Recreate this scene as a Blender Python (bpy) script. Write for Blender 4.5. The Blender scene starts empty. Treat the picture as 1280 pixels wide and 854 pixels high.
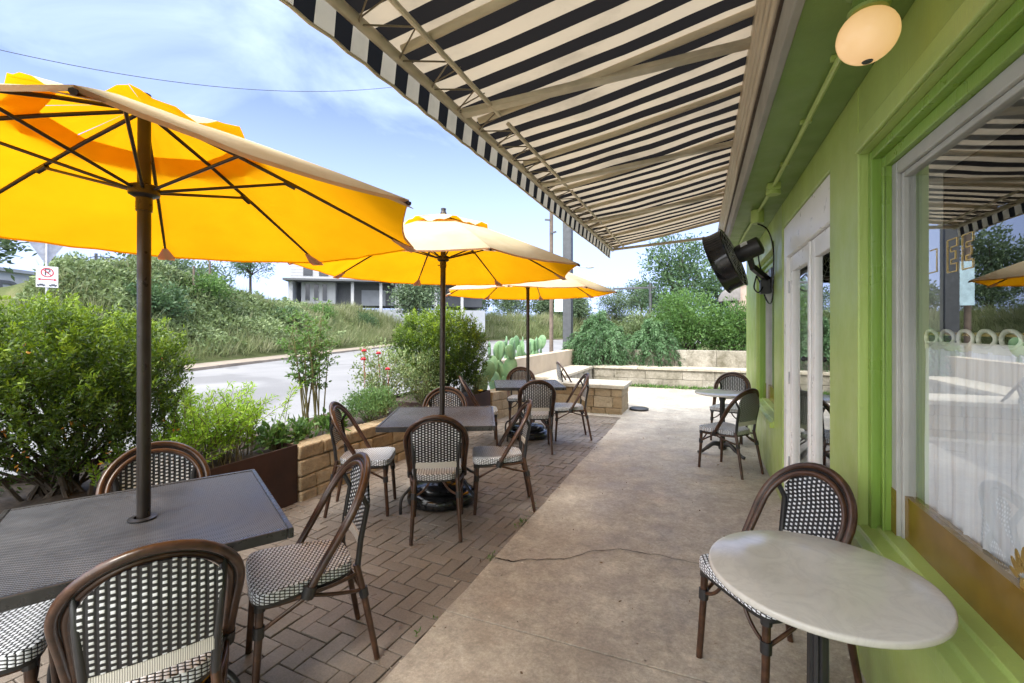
import bpy, math, random
import numpy as np
from mathutils import Vector, Matrix, noise
random.seed(7)
R = math.radians
PI = math.pi
scene = bpy.context.scene
col = scene.collection

# ------------------------------------------------------------------ helpers
def tag(o, label=None, cat=None, group=None, kind=None):
    if label: o['label'] = label
    if cat: o['category'] = cat
    if group: o['group'] = group
    if kind: o['kind'] = kind
    return o

def empty(name, loc=(0, 0, 0), rz=0.0, label=None, cat=None, group=None):
    o = bpy.data.objects.new(name, None)
    col.objects.link(o)
    o.location = loc
    o.rotation_euler = (0, 0, rz)
    o.empty_display_size = 0.1
    return tag(o, label, cat, group)

def link(name, me, parent=None):
    o = bpy.data.objects.new(name, me)
    col.objects.link(o)
    if parent is not None:
        o.parent = parent
        if parent.name in WORLD: o.matrix_parent_inverse = Matrix.Translation(-Vector(WORLD[parent.name]))
    return o

WORLD = {}
def site(name, loc, label, cat, group=None):
    """A thing built in world coordinates: an Empty at its base, parts keep their own places."""
    e = empty(name, loc, 0, label, cat, group); WORLD[e.name] = tuple(loc)
    return e

class MB:
    """Collects boxes, tubes, lathes and sheets; build() links them as ONE mesh object."""
    def __init__(s):
        s.v = []; s.f = []; s.uv = []; s.rnd = []; s.has_uv = False
    def add(s, vs, fs, uvs=None, rnd=0.0):
        o = len(s.v)
        s.v.extend([tuple(p) for p in vs])
        for i, f in enumerate(fs):
            s.f.append([a + o for a in f]); s.rnd.append(rnd)
            if uvs is not None:
                s.uv.append(uvs[i]); s.has_uv = True
            else: s.uv.append(None)
        return s
    def box(s, x0, x1, y0, y1, z0, z1, rnd=0.0, mat=None):
        vs = [Vector(p) for p in ((x0,y0,z0),(x1,y0,z0),(x1,y1,z0),(x0,y1,z0),(x0,y0,z1),(x1,y0,z1),(x1,y1,z1),(x0,y1,z1))]
        if mat is not None: vs = [mat @ p for p in vs]
        return s.add(vs, [(0,3,2,1),(4,5,6,7),(0,1,5,4),(1,2,6,5),(2,3,7,6),(3,0,4,7)], rnd=rnd)
    def bar(s, a, b, w, h, up=(0,0,1)):
        a = Vector(a); b = Vector(b); d = (b - a); L = d.length; d.normalize()
        x = d.cross(Vector(up)).normalized(); z = x.cross(d)
        M = Matrix((( x.x, d.x, z.x, a.x),(x.y, d.y, z.y, a.y),(x.z, d.z, z.z, a.z),(0,0,0,1)))
        return s.box(-w/2, w/2, 0, L, -h/2, h/2, mat=M)
    def tube(s, pts, r, n=8, closed=False, caps=True, rnd=0.0):
        P = [Vector(p) for p in pts]; m = len(P)
        rr = r if isinstance(r, (list, tuple)) else [r] * m
        T = []
        for i in range(m):
            if closed: t = P[(i+1) % m] - P[i-1]
            else: t = P[min(i+1, m-1)] - P[max(i-1, 0)]
            T.append(t.normalized() if t.length > 1e-9 else Vector((0,0,1)))
        ref = Vector((0,0,1)) if abs(T[0].z) < 0.9 else Vector((1,0,0))
        nrm = (ref - T[0] * ref.dot(T[0])).normalized()
        vs = []
        for i in range(m):
            nrm = (nrm - T[i] * nrm.dot(T[i]))
            nrm = nrm.normalized() if nrm.length > 1e-6 else T[i].orthogonal().normalized()
            b = T[i].cross(nrm)
            for k in range(n):
                a = 2 * PI * k / n
                vs.append(P[i] + (nrm * math.cos(a) + b * math.sin(a)) * rr[i])
        fs = []
        for i in range(m if closed else m - 1):
            j = (i + 1) % m
            for k in range(n):
                l = (k + 1) % n
                fs.append((i*n+k, i*n+l, j*n+l, j*n+k))
        if caps and not closed:
            fs.append(tuple(range(n-1, -1, -1))); fs.append(tuple((m-1)*n + k for k in range(n)))
        return s.add(vs, fs, rnd=rnd)
    def lathe(s, prof, n=24, c=(0,0,0), rnd=0.0):
        vs = []; fs = []
        for (r, z) in prof:
            for k in range(n):
                a = 2*PI*k/n
                vs.append((c[0]+r*math.cos(a), c[1]+r*math.sin(a), c[2]+z))
        for i in range(len(prof)-1):
            for k in range(n):
                l = (k+1) % n
                fs.append((i*n+k, i*n+l, (i+1)*n+l, (i+1)*n+k))
        fs.append(tuple(range(n-1,-1,-1))); fs.append(tuple((len(prof)-1)*n+k for k in range(n)))
        return s.add(vs, fs, rnd=rnd)
    def sphere(s, c, rx, ry, rz, nu=14, nv=8, rnd=0.0):
        vs = []; fs = []
        for i in range(1, nv):
            t = PI*i/nv
            for k in range(nu):
                a = 2*PI*k/nu
                vs.append((c[0]+rx*math.sin(t)*math.cos(a), c[1]+ry*math.sin(t)*math.sin(a), c[2]+rz*math.cos(t)))
        top = len(vs); vs.append((c[0],c[1],c[2]+rz)); vs.append((c[0],c[1],c[2]-rz))
        for i in range(nv-2):
            for k in range(nu):
                l = (k+1)%nu
                fs.append((i*nu+k, (i+1)*nu+k, (i+1)*nu+l, i*nu+l))
        for k in range(nu):
            l = (k+1)%nu
            fs.append((top, k, l)); fs.append((top+1, (nv-2)*nu+l, (nv-2)*nu+k))
        return s.add(vs, fs, rnd=rnd)
    def build(s, name, mat, parent=None, smooth=None, bevel=0.0, solid=0.0):
        me = bpy.data.meshes.new(name)
        me.from_pydata(s.v, [], s.f)
        if s.has_uv:
            uvl = me.uv_layers.new(name='UVMap')
            dat = np.zeros((len(me.loops), 2), np.float32); i = 0
            for f, u in zip(s.f, s.uv):
                if u is not None: dat[i:i+len(f)] = u
                i += len(f)
            uvl.data.foreach_set('uv', dat.ravel())
        at = me.attributes.new('rnd', 'FLOAT', 'FACE')
        at.data.foreach_set('value', np.array(s.rnd, np.float32))
        me.materials.append(mat)
        if smooth is not None:
            me.polygons.foreach_set('use_smooth', [True]*len(me.polygons))
            me.set_sharp_from_angle(angle=R(smooth))
        me.update()
        o = link(name, me, parent)
        if bevel > 0:
            b = o.modifiers.new('edges', 'BEVEL'); b.width = bevel; b.segments = 2; b.limit_method = 'ANGLE'; b.angle_limit = R(40)
        if solid:
            b = o.modifiers.new('thick', 'SOLIDIFY'); b.thickness = solid; b.offset = 0
        return o

def children(o):
    return [c for c in bpy.data.objects if c.parent is o]

KIDS = {}
def copy_tree(o, parent=None):
    """A thing with copies of its parts and their sub-parts (mesh data shared)."""
    if o.name not in KIDS: KIDS[o.name] = children(o)
    c = o.copy(); col.objects.link(c)
    if parent is not None: c.parent = parent
    for k in KIDS[o.name]: copy_tree(k, c)
    return c

# ------------------------------------------------------------------ node materials
class NT:
    def __init__(s, name):
        s.m = bpy.data.materials.new(name); s.m.use_nodes = True
        s.t = s.m.node_tree; s.t.nodes.clear()
        s.out = s.t.nodes.new('ShaderNodeOutputMaterial')
    def n(s, typ, **kw):
        nd = s.t.nodes.new('ShaderNode' + typ)
        for k, v in kw.items():
            if k.startswith('i_'):
                key = k[2:]
                key = int(key) if key.isdigit() else key
                nd.inputs[key].default_value = v
            else: setattr(nd, k, v)
        return nd
    def l(s, a, b): s.t.links.new(a, b)
    def coord(s, which='Object'): return s.n('TexCoord').outputs[which]
    def noise(s, vec, scale, detail=4, rough=0.55, dist=0.0):
        nd = s.n('TexNoise'); nd.inputs['Scale'].default_value = scale; nd.inputs['Detail'].default_value = detail
        nd.inputs['Roughness'].default_value = rough; nd.inputs['Distortion'].default_value = dist
        s.l(vec, nd.inputs['Vector']); return nd.outputs['Fac']
    def ramp(s, fac, stops):
        nd = s.n('ValToRGB'); e = nd.color_ramp.elements
        while len(e) < len(stops): e.new(0.5)
        for i, (p, c) in enumerate(stops):
            e[i].position = p; e[i].color = (c[0], c[1], c[2], 1) if isinstance(c, (tuple, list)) else (c, c, c, 1)
        s.l(fac, nd.inputs[0]); return nd.outputs[0]
    def math(s, op, a, b=None, c=None):
        nd = s.n('Math', operation=op)
        for i, x in enumerate((a, b, c)):
            if x is None: continue
            if hasattr(x, 'is_output'): s.l(x, nd.inputs[i])
            else: nd.inputs[i].default_value = x
        return nd.outputs[0]
    def mix(s, fac, a, b, mode='MIX'):
        nd = s.n('Mix', data_type='RGBA', blend_type=mode)
        for key, x in ((0, fac), (6, a), (7, b)):
            if hasattr(x, 'is_output'): s.l(x, nd.inputs[key])
            elif key == 0: nd.inputs[0].default_value = x
            else: nd.inputs[key].default_value = (x[0], x[1], x[2], 1)
        return nd.outputs[2]
    def bump(s, h, strength=0.3, dist=0.01):
        nd = s.n('Bump'); nd.inputs['Strength'].default_value = strength; nd.inputs['Distance'].default_value = dist
        s.l(h, nd.inputs['Height']); return nd.outputs[0]
    def bsdf(s, color, rough=0.6, metal=0.0, normal=None, spec=0.5):
        nd = s.n('BsdfPrincipled')
        for key, x in (('Base Color', color), ('Roughness', rough), ('Metallic', metal)):
            if hasattr(x, 'is_output'): s.l(x, nd.inputs[key])
            elif key == 'Base Color': nd.inputs[key].default_value = (x[0], x[1], x[2], 1)
            else: nd.inputs[key].default_value = x
        nd.inputs['Specular IOR Level'].default_value = spec
        if normal is not None: s.l(normal, nd.inputs['Normal'])
        return nd
    def done(s, sh):
        s.l(sh.outputs[0] if hasattr(sh, 'outputs') else sh, s.out.inputs['Surface']); return s.m

def mat_plain(name, c, rough=0.5, metal=0.0, var=0.18, scale=9.0, bump=0.12, c2=None, bscale=60.0, spec=0.5):
    """Painted or bare surface with uneven tone and a fine bump."""
    t = NT(name); v = t.coord()
    f = t.noise(v, scale, 5)
    lo = tuple(x*(1-var) for x in c); hi = c2 if c2 else tuple(min(1, x*(1+var)) for x in c)
    cc = t.ramp(f, [(0.3, lo), (0.7, hi)])
    rr = t.ramp(t.noise(v, scale*2.3, 3), [(0.3, max(0.02, rough-0.1)), (0.7, min(1, rough+0.1))])
    b = t.bump(t.noise(v, bscale, 4), bump, 0.004)
    return t.done(t.bsdf(cc, rr, metal, b, spec))

def mat_leaf(name, dark, mid, light, trans=0.35, rough=0.45):
    t = NT(name)
    a = t.n('Attribute', attribute_name='rnd')
    c = t.ramp(a.outputs['Fac'], [(0.0, dark), (0.5, mid), (1.0, light)])
    p = t.bsdf(c, rough, 0, None, 0.35)
    tr = t.n('BsdfTranslucent'); t.l(t.mix(0.5, c, (light[0]*1.1, light[1]*1.1, light[2]*0.7)), tr.inputs[0])
    mx = t.n('MixShader'); mx.inputs[0].default_value = trans
    t.l(p.outputs[0], mx.inputs[1]); t.l(tr.outputs[0], mx.inputs[2])
    return t.done(mx)

M = {}
# green painted woodwork: brushed paint, slight sheen
def green_paint(name, base, rough=0.38):
    t = NT(name); v = t.coord()
    mp = t.n('Mapping'); mp.inputs['Scale'].default_value = (1, 1, 0.25); t.l(v, mp.inputs[0])
    f = t.noise(mp.outputs[0], 3.0, 6)
    c = t.ramp(f, [(0.25, tuple(x*0.82 for x in base)), (0.6, base), (0.85, tuple(x*1.15 for x in base))])
    dirt = t.ramp(t.noise(v, 14, 6, 0.7), [(0.62, 0.0), (0.74, 1.0)])
    c = t.mix(t.math('MULTIPLY', dirt, 0.25), c, tuple(x*0.5 for x in base))
    chip = t.ramp(t.noise(v, 34, 5, 0.75), [(0.70, 0.0), (0.725, 1.0)])
    c = t.mix(t.math('MULTIPLY', chip, 0.6), c, (0.50, 0.52, 0.42))
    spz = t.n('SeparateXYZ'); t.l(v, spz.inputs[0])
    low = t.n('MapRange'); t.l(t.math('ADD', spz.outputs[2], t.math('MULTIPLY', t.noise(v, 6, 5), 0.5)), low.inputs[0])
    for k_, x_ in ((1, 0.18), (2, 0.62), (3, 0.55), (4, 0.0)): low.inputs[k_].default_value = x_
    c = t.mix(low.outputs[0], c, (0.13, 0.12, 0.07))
    mp2 = t.n('Mapping'); mp2.inputs['Scale'].default_value = (1, 1, 0.06); t.l(v, mp2.inputs[0])
    h = t.math('ADD', t.math('ADD', t.noise(mp.outputs[0], 90, 3), t.math('MULTIPLY', t.noise(mp2.outputs[0], 160, 2), 1.2)), t.math('MULTIPLY', t.noise(v, 7, 4), 2.2))
    rr = t.ramp(t.noise(v, 5, 4), [(0.3, rough-0.08), (0.7, rough+0.14)])
    return t.done(t.bsdf(c, rr, 0, t.bump(h, 0.25, 0.004)))
M['green'] = green_paint('green paint', (0.40, 0.525, 0.145))
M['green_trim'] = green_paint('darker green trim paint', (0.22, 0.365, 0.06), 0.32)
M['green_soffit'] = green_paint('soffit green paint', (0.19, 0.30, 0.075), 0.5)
M['white_paint'] = mat_plain('white door paint', (0.83, 0.83, 0.81), 0.35, var=0.03, scale=4, bump=0.04)
M['grey_frame'] = mat_plain('off white window frame', (0.40, 0.405, 0.375), 0.4, var=0.1, scale=5)
M['gold'] = mat_plain('gold painted band', (0.25, 0.155, 0.022), 0.14, 0.25, var=0.3, scale=3, bump=0.05)
M['goldleaf'] = mat_plain('gilded lettering', (0.52, 0.36, 0.10), 0.3, 0.6, var=0.2)
M['fascia'] = mat_plain('weathered grey fascia', (0.30, 0.295, 0.28), 0.6, var=0.25, scale=2.2, bump=0.3, bscale=25)
M['rail'] = mat_plain('anodised awning rail', (0.46, 0.39, 0.29), 0.38, 0.2, var=0.12, scale=1.5)
M['bar'] = mat_plain('cream enamelled bar', (0.50, 0.44, 0.34), 0.45, var=0.2, scale=7)
M['sleeve'] = mat_plain('cream canvas sleeve', (0.54, 0.465, 0.345), 0.85, var=0.12, scale=6)
M['rod'] = mat_plain('thin steel rod', (0.16, 0.13, 0.09), 0.5, 0.3)
M['black'] = mat_plain('black powder coat', (0.018, 0.018, 0.02), 0.38, var=0.3, scale=12)
M['blackgloss'] = mat_plain('glossy black plastic', (0.012, 0.012, 0.014), 0.16, var=0.3, scale=12, bump=0.05)
M['bronze'] = mat_plain('dark bronze umbrella pole', (0.030, 0.024, 0.021), 0.35, 0.3, var=0.25)
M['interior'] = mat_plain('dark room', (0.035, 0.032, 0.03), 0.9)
M['roof'] = mat_plain('roof felt', (0.12, 0.12, 0.12), 0.9)
M['railback'] = mat_plain('brown rail channel', (0.06, 0.042, 0.03), 0.6)
M['darkmetal'] = mat_plain('dark galvanised steel', (0.07, 0.075, 0.085), 0.5, 0.4)
M['alu'] = mat_plain('dull aluminium', (0.45, 0.45, 0.45), 0.4, 0.7)
M['wood_pole'] = mat_plain('weathered timber pole', (0.13, 0.10, 0.08), 0.85, var=0.3, scale=5)
M['bark'] = mat_plain('bark', (0.05, 0.038, 0.028), 0.9, var=0.4, scale=14, bump=0.5)
M['twig'] = mat_plain('greenish twig', (0.14, 0.13, 0.06), 0.8, var=0.3)
M['soil'] = mat_plain('dark planting soil', (0.045, 0.032, 0.022), 0.95, var=0.5, scale=20, bump=0.9, bscale=35)
M['mortar'] = mat_plain('sandy joint filling', (0.055, 0.045, 0.036), 0.95, var=0.4, scale=30, bump=0.5)
M['bluesign'] = mat_plain('pale blue sign sheet', (0.45, 0.62, 0.72), 0.4)
M['signwhite'] = mat_plain('white sign sheet', (0.75, 0.75, 0.76), 0.4, var=0.05)
M['signred'] = mat_plain('red sign print', (0.55, 0.03, 0.04), 0.4, var=0.1)
M['red'] = mat_plain('crimson petals', (0.42, 0.008, 0.025), 0.5)
M['yellow'] = mat_plain('yellow petals', (0.75, 0.55, 0.02), 0.5)
M['whitepetal'] = mat_plain('white petals', (0.7, 0.72, 0.62), 0.6)

# bamboo-look lacquered rattan frame
t = NT('brown lacquered bamboo'); v = t.coord()
c = t.ramp(t.noise(v, 22, 5, 0.6), [(0.25, (0.020, 0.010, 0.007)), (0.55, (0.055, 0.025, 0.014)), (0.8, (0.115, 0.055, 0.028))])
wear = t.ramp(t.noise(v, 55, 5, 0.7), [(0.66, 0.0), (0.74, 1.0)])
c = t.mix(t.math('MULTIPLY', wear, 0.35), c, (0.34, 0.24, 0.15))
M['bamboo'] = t.done(t.bsdf(c, 0.30, 0, t.bump(t.noise(v, 70, 3), 0.15, 0.003)))

# woven black and white resin strands (pattern in metres on the UVs)
def weave(name, pu, pv, fu, fv, white=(0.60, 0.59, 0.56), black=(0.016, 0.017, 0.021), skew=0.0):
    t = NT(name); uv = t.n('TexCoord').outputs['UV']
    sp = t.n('SeparateXYZ'); t.l(uv, sp.inputs[0])
    wob = t.noise(uv, 130, 2)
    U = t.math('ADD', t.math('DIVIDE', sp.outputs[0], pu), t.math('MULTIPLY', t.math('SUBTRACT', wob, 0.5), 0.16))
    V = t.math('DIVIDE', sp.outputs[1], pv)
    ci = t.math('FLOOR', U)
    stag = t.math('MULTIPLY', t.math('MODULO', t.math('ABSOLUTE', ci), 2.0), 0.5)
    V2 = t.math('ADD', V, stag)
    if skew: V2 = t.math('ADD', V2, t.math('MULTIPLY', t.math('FRACT', U), skew))
    a = t.math('ABSOLUTE', t.math('SUBTRACT', t.math('FRACT', U), 0.5))
    b = t.math('ABSOLUTE', t.math('SUBTRACT', t.math('FRACT', V2), 0.5))
    ea = t.n('MapRange', interpolation_type='SMOOTHSTEP'); t.l(a, ea.inputs[0])
    for k, x in ((1, fu/2-0.06), (2, fu/2+0.06), (3, 1.0), (4, 0.0)): ea.inputs[k].default_value = x
    eb = t.n('MapRange', interpolation_type='SMOOTHSTEP'); t.l(b, eb.inputs[0])
    for k, x in ((1, fv/2-0.07), (2, fv/2+0.07), (3, 1.0), (4, 0.0)): eb.inputs[k].default_value = x
    mask = t.math('MULTIPLY', ea.outputs[0], eb.outputs[0])
    ids = t.n('TexWhiteNoise', noise_dimensions='2D')
    cb = t.n('CombineXYZ'); t.l(ci, cb.inputs[0]); t.l(t.math('FLOOR', V2), cb.inputs[1]); t.l(cb.outputs[0], ids.inputs['Vector'])
    wv = t.mix(t.math('MULTIPLY', ids.outputs['Value'], 0.35), white, (0.54, 0.55, 0.57))
    c = t.mix(mask, black, wv)
    strand = t.math('SUBTRACT', 1.0, t.math('MULTIPLY', t.math('MULTIPLY', a, a), 3.0))
    h = t.math('ADD', t.math('MULTIPLY', mask, 0.8), strand)
    return t.done(t.bsdf(c, 0.42, 0, t.bump(h, 0.7, 0.003)))
M['weave_back'] = weave('woven back strands', 0.0225, 0.0185, 0.48, 0.47, white=(0.76, 0.79, 0.84))
M['weave_seat'] = weave('woven seat strands', 0.0185, 0.0185, 0.78, 0.64, white=(0.82, 0.86, 0.93), skew=0.35)

# striped band of light strands wrapped round the lower rail of a chair back
t = NT('wrapped white strands'); sp = t.n('SeparateXYZ'); t.l(t.coord(), sp.inputs[0])
s_ = t.math('ABSOLUTE', t.math('SUBTRACT', t.math('FRACT', t.math('DIVIDE', sp.outputs[0], 0.0055)), 0.5))
c = t.ramp(s_, [(0.30, (0.62, 0.60, 0.56)), (0.48, (0.05, 0.05, 0.05))])
M['strandband'] = t.done(t.bsdf(c, 0.45, 0, t.bump(s_, 0.4, 0.002)))

# umbrella cloth: outside bleached by the sun, inside still yellow, light comes through
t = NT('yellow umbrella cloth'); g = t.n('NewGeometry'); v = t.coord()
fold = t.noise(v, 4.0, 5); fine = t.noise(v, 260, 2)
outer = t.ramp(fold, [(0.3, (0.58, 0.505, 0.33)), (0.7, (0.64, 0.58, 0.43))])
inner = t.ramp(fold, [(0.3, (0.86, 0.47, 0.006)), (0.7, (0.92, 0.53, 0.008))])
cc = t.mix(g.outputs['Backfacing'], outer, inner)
d = t.n('BsdfDiffuse'); t.l(cc, d.inputs[0]); wr = t.noise(v, 2.2, 3, 0.5, 1.2); bp = t.bump(t.math('ADD', t.math('ADD', fine, t.math('MULTIPLY', fold, 7)), t.math('MULTIPLY', wr, 16)), 0.22, 0.006); t.l(bp, d.inputs['Normal'])
tr = t.n('BsdfTranslucent'); t.l(t.mix(fold, (0.66, 0.262, 0.003), (0.92, 0.40, 0.005)), tr.inputs[0])
mx = t.n('MixShader'); mx.inputs[0].default_value = 0.40
t.l(d.outputs[0], mx.inputs[1]); t.l(tr.outputs[0], mx.inputs[2])
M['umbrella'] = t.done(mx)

# awning canvas: stripes across the building run down the slope
def canvas(name, width, trans, cream, dark):
    t = NT(name); v = t.coord(); sp = t.n('SeparateXYZ'); t.l(v, sp.inputs[0])
    fr = t.math('FRACT', t.math('DIVIDE', t.math('ADD', sp.outputs[1], 50.0), width*2))
    st = t.math('GREATER_THAN', fr, 0.5)
    soil = t.ramp(t.noise(v, 2.2, 6, 0.65), [(0.28, 0.66), (0.5, 0.92), (0.75, 1.0)])
    cr = t.mix(1.0, cream, soil, 'MULTIPLY')
    c = t.mix(st, cr, dark)
    d = t.n('BsdfDiffuse'); t.l(c, d.inputs[0])
    t.l(t.bump(t.math('ADD', t.noise(v, 300, 2), t.math('MULTIPLY', t.noise(v, 5, 3), 4)), 0.15, 0.004), d.inputs['Normal'])
    tr = t.n('BsdfTranslucent'); t.l(c, tr.inputs[0])
    mx = t.n('MixShader'); mx.inputs[0].default_value = trans
    t.l(d.outputs[0], mx.inputs[1]); t.l(tr.outputs[0], mx.inputs[2])
    return t.done(mx)
STRIPE = 0.0925
M['canvas'] = canvas('striped awning canvas', STRIPE, 0.20, (0.60, 0.515, 0.395), (0.020, 0.019, 0.020))
M['valance'] = canvas('striped valance canvas', STRIPE, 0.2, (0.70, 0.67, 0.60), (0.022, 0.024, 0.030))

# glass seen as a mirror at grazing angles, clear straight on
t = NT('window glass'); g_ = t.n('NewGeometry')
dp = t.n('VectorMath', operation='DOT_PRODUCT'); t.l(g_.outputs['Incoming'], dp.inputs[0]); t.l(g_.outputs['Normal'], dp.inputs[1])
fz = t.math('ADD', 0.10, t.math('MULTIPLY', 0.9, t.math('POWER', t.math('SUBTRACT', 1.0, t.math('ABSOLUTE', dp.outputs['Value'])), 3.2)))
gl = t.n('BsdfGlossy'); gl.inputs['Roughness'].default_value = 0.004; gl.inputs[0].default_value = (0.95, 0.97, 0.96, 1)
tp = t.n('BsdfTransparent'); tp.inputs[0].default_value = (0.93, 0.95, 0.94, 1)
mx = t.n('MixShader'); t.l(fz, mx.inputs[0]); t.l(tp.outputs[0], mx.inputs[1]); t.l(gl.outputs[0], mx.inputs[2])
M['glass'] = t.done(mx)

# sheer curtain
t = NT('sheer curtain'); v = t.coord(); sp = t.n('SeparateXYZ'); t.l(v, sp.inputs[0])
ln = t.noise(sp.outputs[1], 90, 3)
cb = t.n('CombineXYZ'); t.l(sp.outputs[1], cb.inputs[1]); ln = t.noise(cb.outputs[0], 120, 3)
d = t.n('BsdfDiffuse'); t.l(t.ramp(ln, [(0.3, (0.80, 0.84, 0.90)), (0.7, (0.88, 0.91, 0.95))]), d.inputs[0])
tr = t.n('BsdfTranslucent'); tr.inputs[0].default_value = (0.85, 0.86, 0.88, 1)
m1 = t.n('MixShader'); m1.inputs[0].default_value = 0.1; t.l(d.outputs[0], m1.inputs[1]); t.l(tr.outputs[0], m1.inputs[2])
tp = t.n('BsdfTransparent'); m2 = t.n('MixShader'); t.l(t.ramp(ln, [(0.35, 0.06), (0.6, 0.0)]), m2.inputs[0])
t.l(m1.outputs[0], m2.inputs[1]); t.l(tp.outputs[0], m2.inputs[2])
M['curtain'] = t.done(m2)

# milk glass globe, lit weakly
t = NT('lit milk glass'); p = t.bsdf((0.62, 0.54, 0.40), 0.25)
p.inputs['Emission Color'].default_value = (1.0, 0.55, 0.20, 1); p.inputs['Emission Strength'].default_value = 0.20
M['globe'] = t.done(p)

# trowelled concrete with stains
t = NT('stained concrete'); v = t.coord()
big = t.noise(v, 0.75, 6, 0.6, 0.4); mid = t.noise(v, 3.3, 7, 0.65, 0.3); fin = t.noise(v, 70, 4, 0.7)
c = t.ramp(big, [(0.28, (0.27, 0.24, 0.20)), (0.48, (0.38, 0.347, 0.298)), (0.7, (0.46, 0.43, 0.38))])
c = t.mix(t.math('MULTIPLY', t.ramp(mid, [(0.42, 1.0), (0.62, 0.0)]), 0.55), c, (0.25, 0.22, 0.19))
rust = t.ramp(t.noise(v, 1.6, 5, 0.6), [(0.58, 0.0), (0.72, 1.0)])
c = t.mix(t.math('MULTIPLY', rust, 0.35), c, (0.40, 0.30, 0.23))
c = t.mix(0.55, c, t.ramp(fin, [(0.3, 0.34), (0.7, 0.74)]), 'OVERLAY')
c = t.mix(0.42, c, t.ramp(t.noise(v, 7, 8, 0.8, 0.5), [(0.34, 0.26), (0.66, 0.76)]), 'OVERLAY')
c = t.mix(0.30, c, t.ramp(t.noise(v, 26, 5, 0.8), [(0.34, 0.26), (0.66, 0.76)]), 'OVERLAY')
tr_ = t.ramp(t.noise(v, 1.9, 6, 0.7, 0.8), [(0.50, 0.0), (0.66, 1.0)])
c = t.mix(t.math('MULTIPLY', tr_, 0.35), c, (0.20, 0.165, 0.13))
speck = t.n('TexVoronoi'); speck.inputs['Scale'].default_value = 10; t.l(v, speck.inputs['Vector'])
sm = t.ramp(speck.outputs['Distance'], [(0.06, 1.0), (0.10, 0.0)])
sel = t.math('GREATER_THAN', t.noise(v, 21, 1), 0.60)
c = t.mix(t.math('MULTIPLY', t.math('MULTIPLY', sm, sel), 0.75), c, (0.62, 0.58, 0.52))
speck2 = t.n('TexVoronoi'); speck2.inputs['Scale'].default_value = 5.3; t.l(v, speck2.inputs['Vector'])
sm2 = t.ramp(speck2.outputs['Distance'], [(0.03, 1.0), (0.045, 0.0)])
c = t.mix(t.math('MULTIPLY', sm2, 0.8), c, (0.07, 0.05, 0.04))
rr = t.ramp(mid, [(0.3, 0.42), (0.7, 0.72)])
M['concrete'] = t.done(t.bsdf(c, rr, 0, t.bump(t.math('ADD', fin, t.math('MULTIPLY', mid, 3)), 0.18, 0.006), 0.4))

# concrete paving bricks: tone per brick
t = NT('paving bricks'); v = t.coord(); a = t.n('Attribute', attribute_name='rnd')
c = t.ramp(a.outputs['Fac'], [(0.0, (0.165, 0.142, 0.122)), (0.4, (0.195, 0.168, 0.145)), (0.75, (0.220, 0.190, 0.164)), (1.0, (0.255, 0.225, 0.195))])
wet = t.ramp(t.noise(v, 1.1, 5, 0.6), [(0.38, 1.0), (0.62, 0.0)])
c = t.mix(t.math('MULTIPLY', wet, 0.5), c, (0.125, 0.104, 0.088))
c = t.mix(0.55, c, t.ramp(t.noise(v, 95, 4, 0.75), [(0.3, 0.3), (0.7, 0.72)]), 'OVERLAY')
rr = t.ramp(t.noise(v, 2.0, 4), [(0.35, 0.27), (0.65, 0.62)])
M['brick'] = t.done(t.bsdf(c, rr, 0, t.bump(t.math('ADD', t.noise(v, 190, 4, 0.75), t.math('MULTIPLY', t.noise(v, 40, 3), 0.8)), 0.5, 0.004), 0.5))

# limestone blocks, tone per block
def stone(name, c0, c1, c2, mossy=0.3):
    t = NT(name); v = t.coord(); a = t.n('Attribute', attribute_name='rnd')
    c = t.ramp(a.outputs['Fac'], [(0.0, c0), (0.5, c1), (1.0, c2)])
    st = t.ramp(t.noise(v, 3.2, 7, 0.7, 0.5), [(0.42, 0.0), (0.68, 1.0)])
    c = t.mix(t.math('MULTIPLY', st, mossy), c, (0.10, 0.09, 0.06))
    c = t.mix(0.5, c, t.ramp(t.noise(v, 30, 6, 0.7), [(0.3, 0.34), (0.7, 0.70)]), 'OVERLAY')
    h = t.math('ADD', t.noise(v, 14, 6, 0.65), t.math('MULTIPLY', t.noise(v, 75, 4, 0.7), 0.35))
    return t.done(t.bsdf(c, 0.85, 0, t.bump(h, 0.9, 0.03), 0.25))
M['limestone'] = stone('rough limestone', (0.30, 0.22, 0.13), (0.39, 0.305, 0.20), (0.47, 0.395, 0.285), 0.4)
M['palestone'] = stone('pale sawn limestone', (0.27, 0.25, 0.205), (0.325, 0.30, 0.255), (0.38, 0.355, 0.31), 0.85)
M['cap'] = stone('limestone capping', (0.40, 0.36, 0.29), (0.45, 0.405, 0.33), (0.49, 0.45, 0.38), 0.35)
M['stucco'] = mat_plain('cream render', (0.43, 0.35, 0.26), 0.9, var=0.12, scale=2.5, bump=0.3)

# rusty steel planter
t = NT('dark rusted steel'); v = t.coord()
c = t.ramp(t.noise(v, 3.0, 7, 0.65), [(0.3, (0.026, 0.012, 0.009)), (0.6, (0.052, 0.024, 0.017)), (0.8, (0.085, 0.040, 0.024))])
M['rust'] = t.done(t.bsdf(c, 0.62, 0.2, t.bump(t.noise(v, 45, 5), 0.2, 0.004)))

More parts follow.
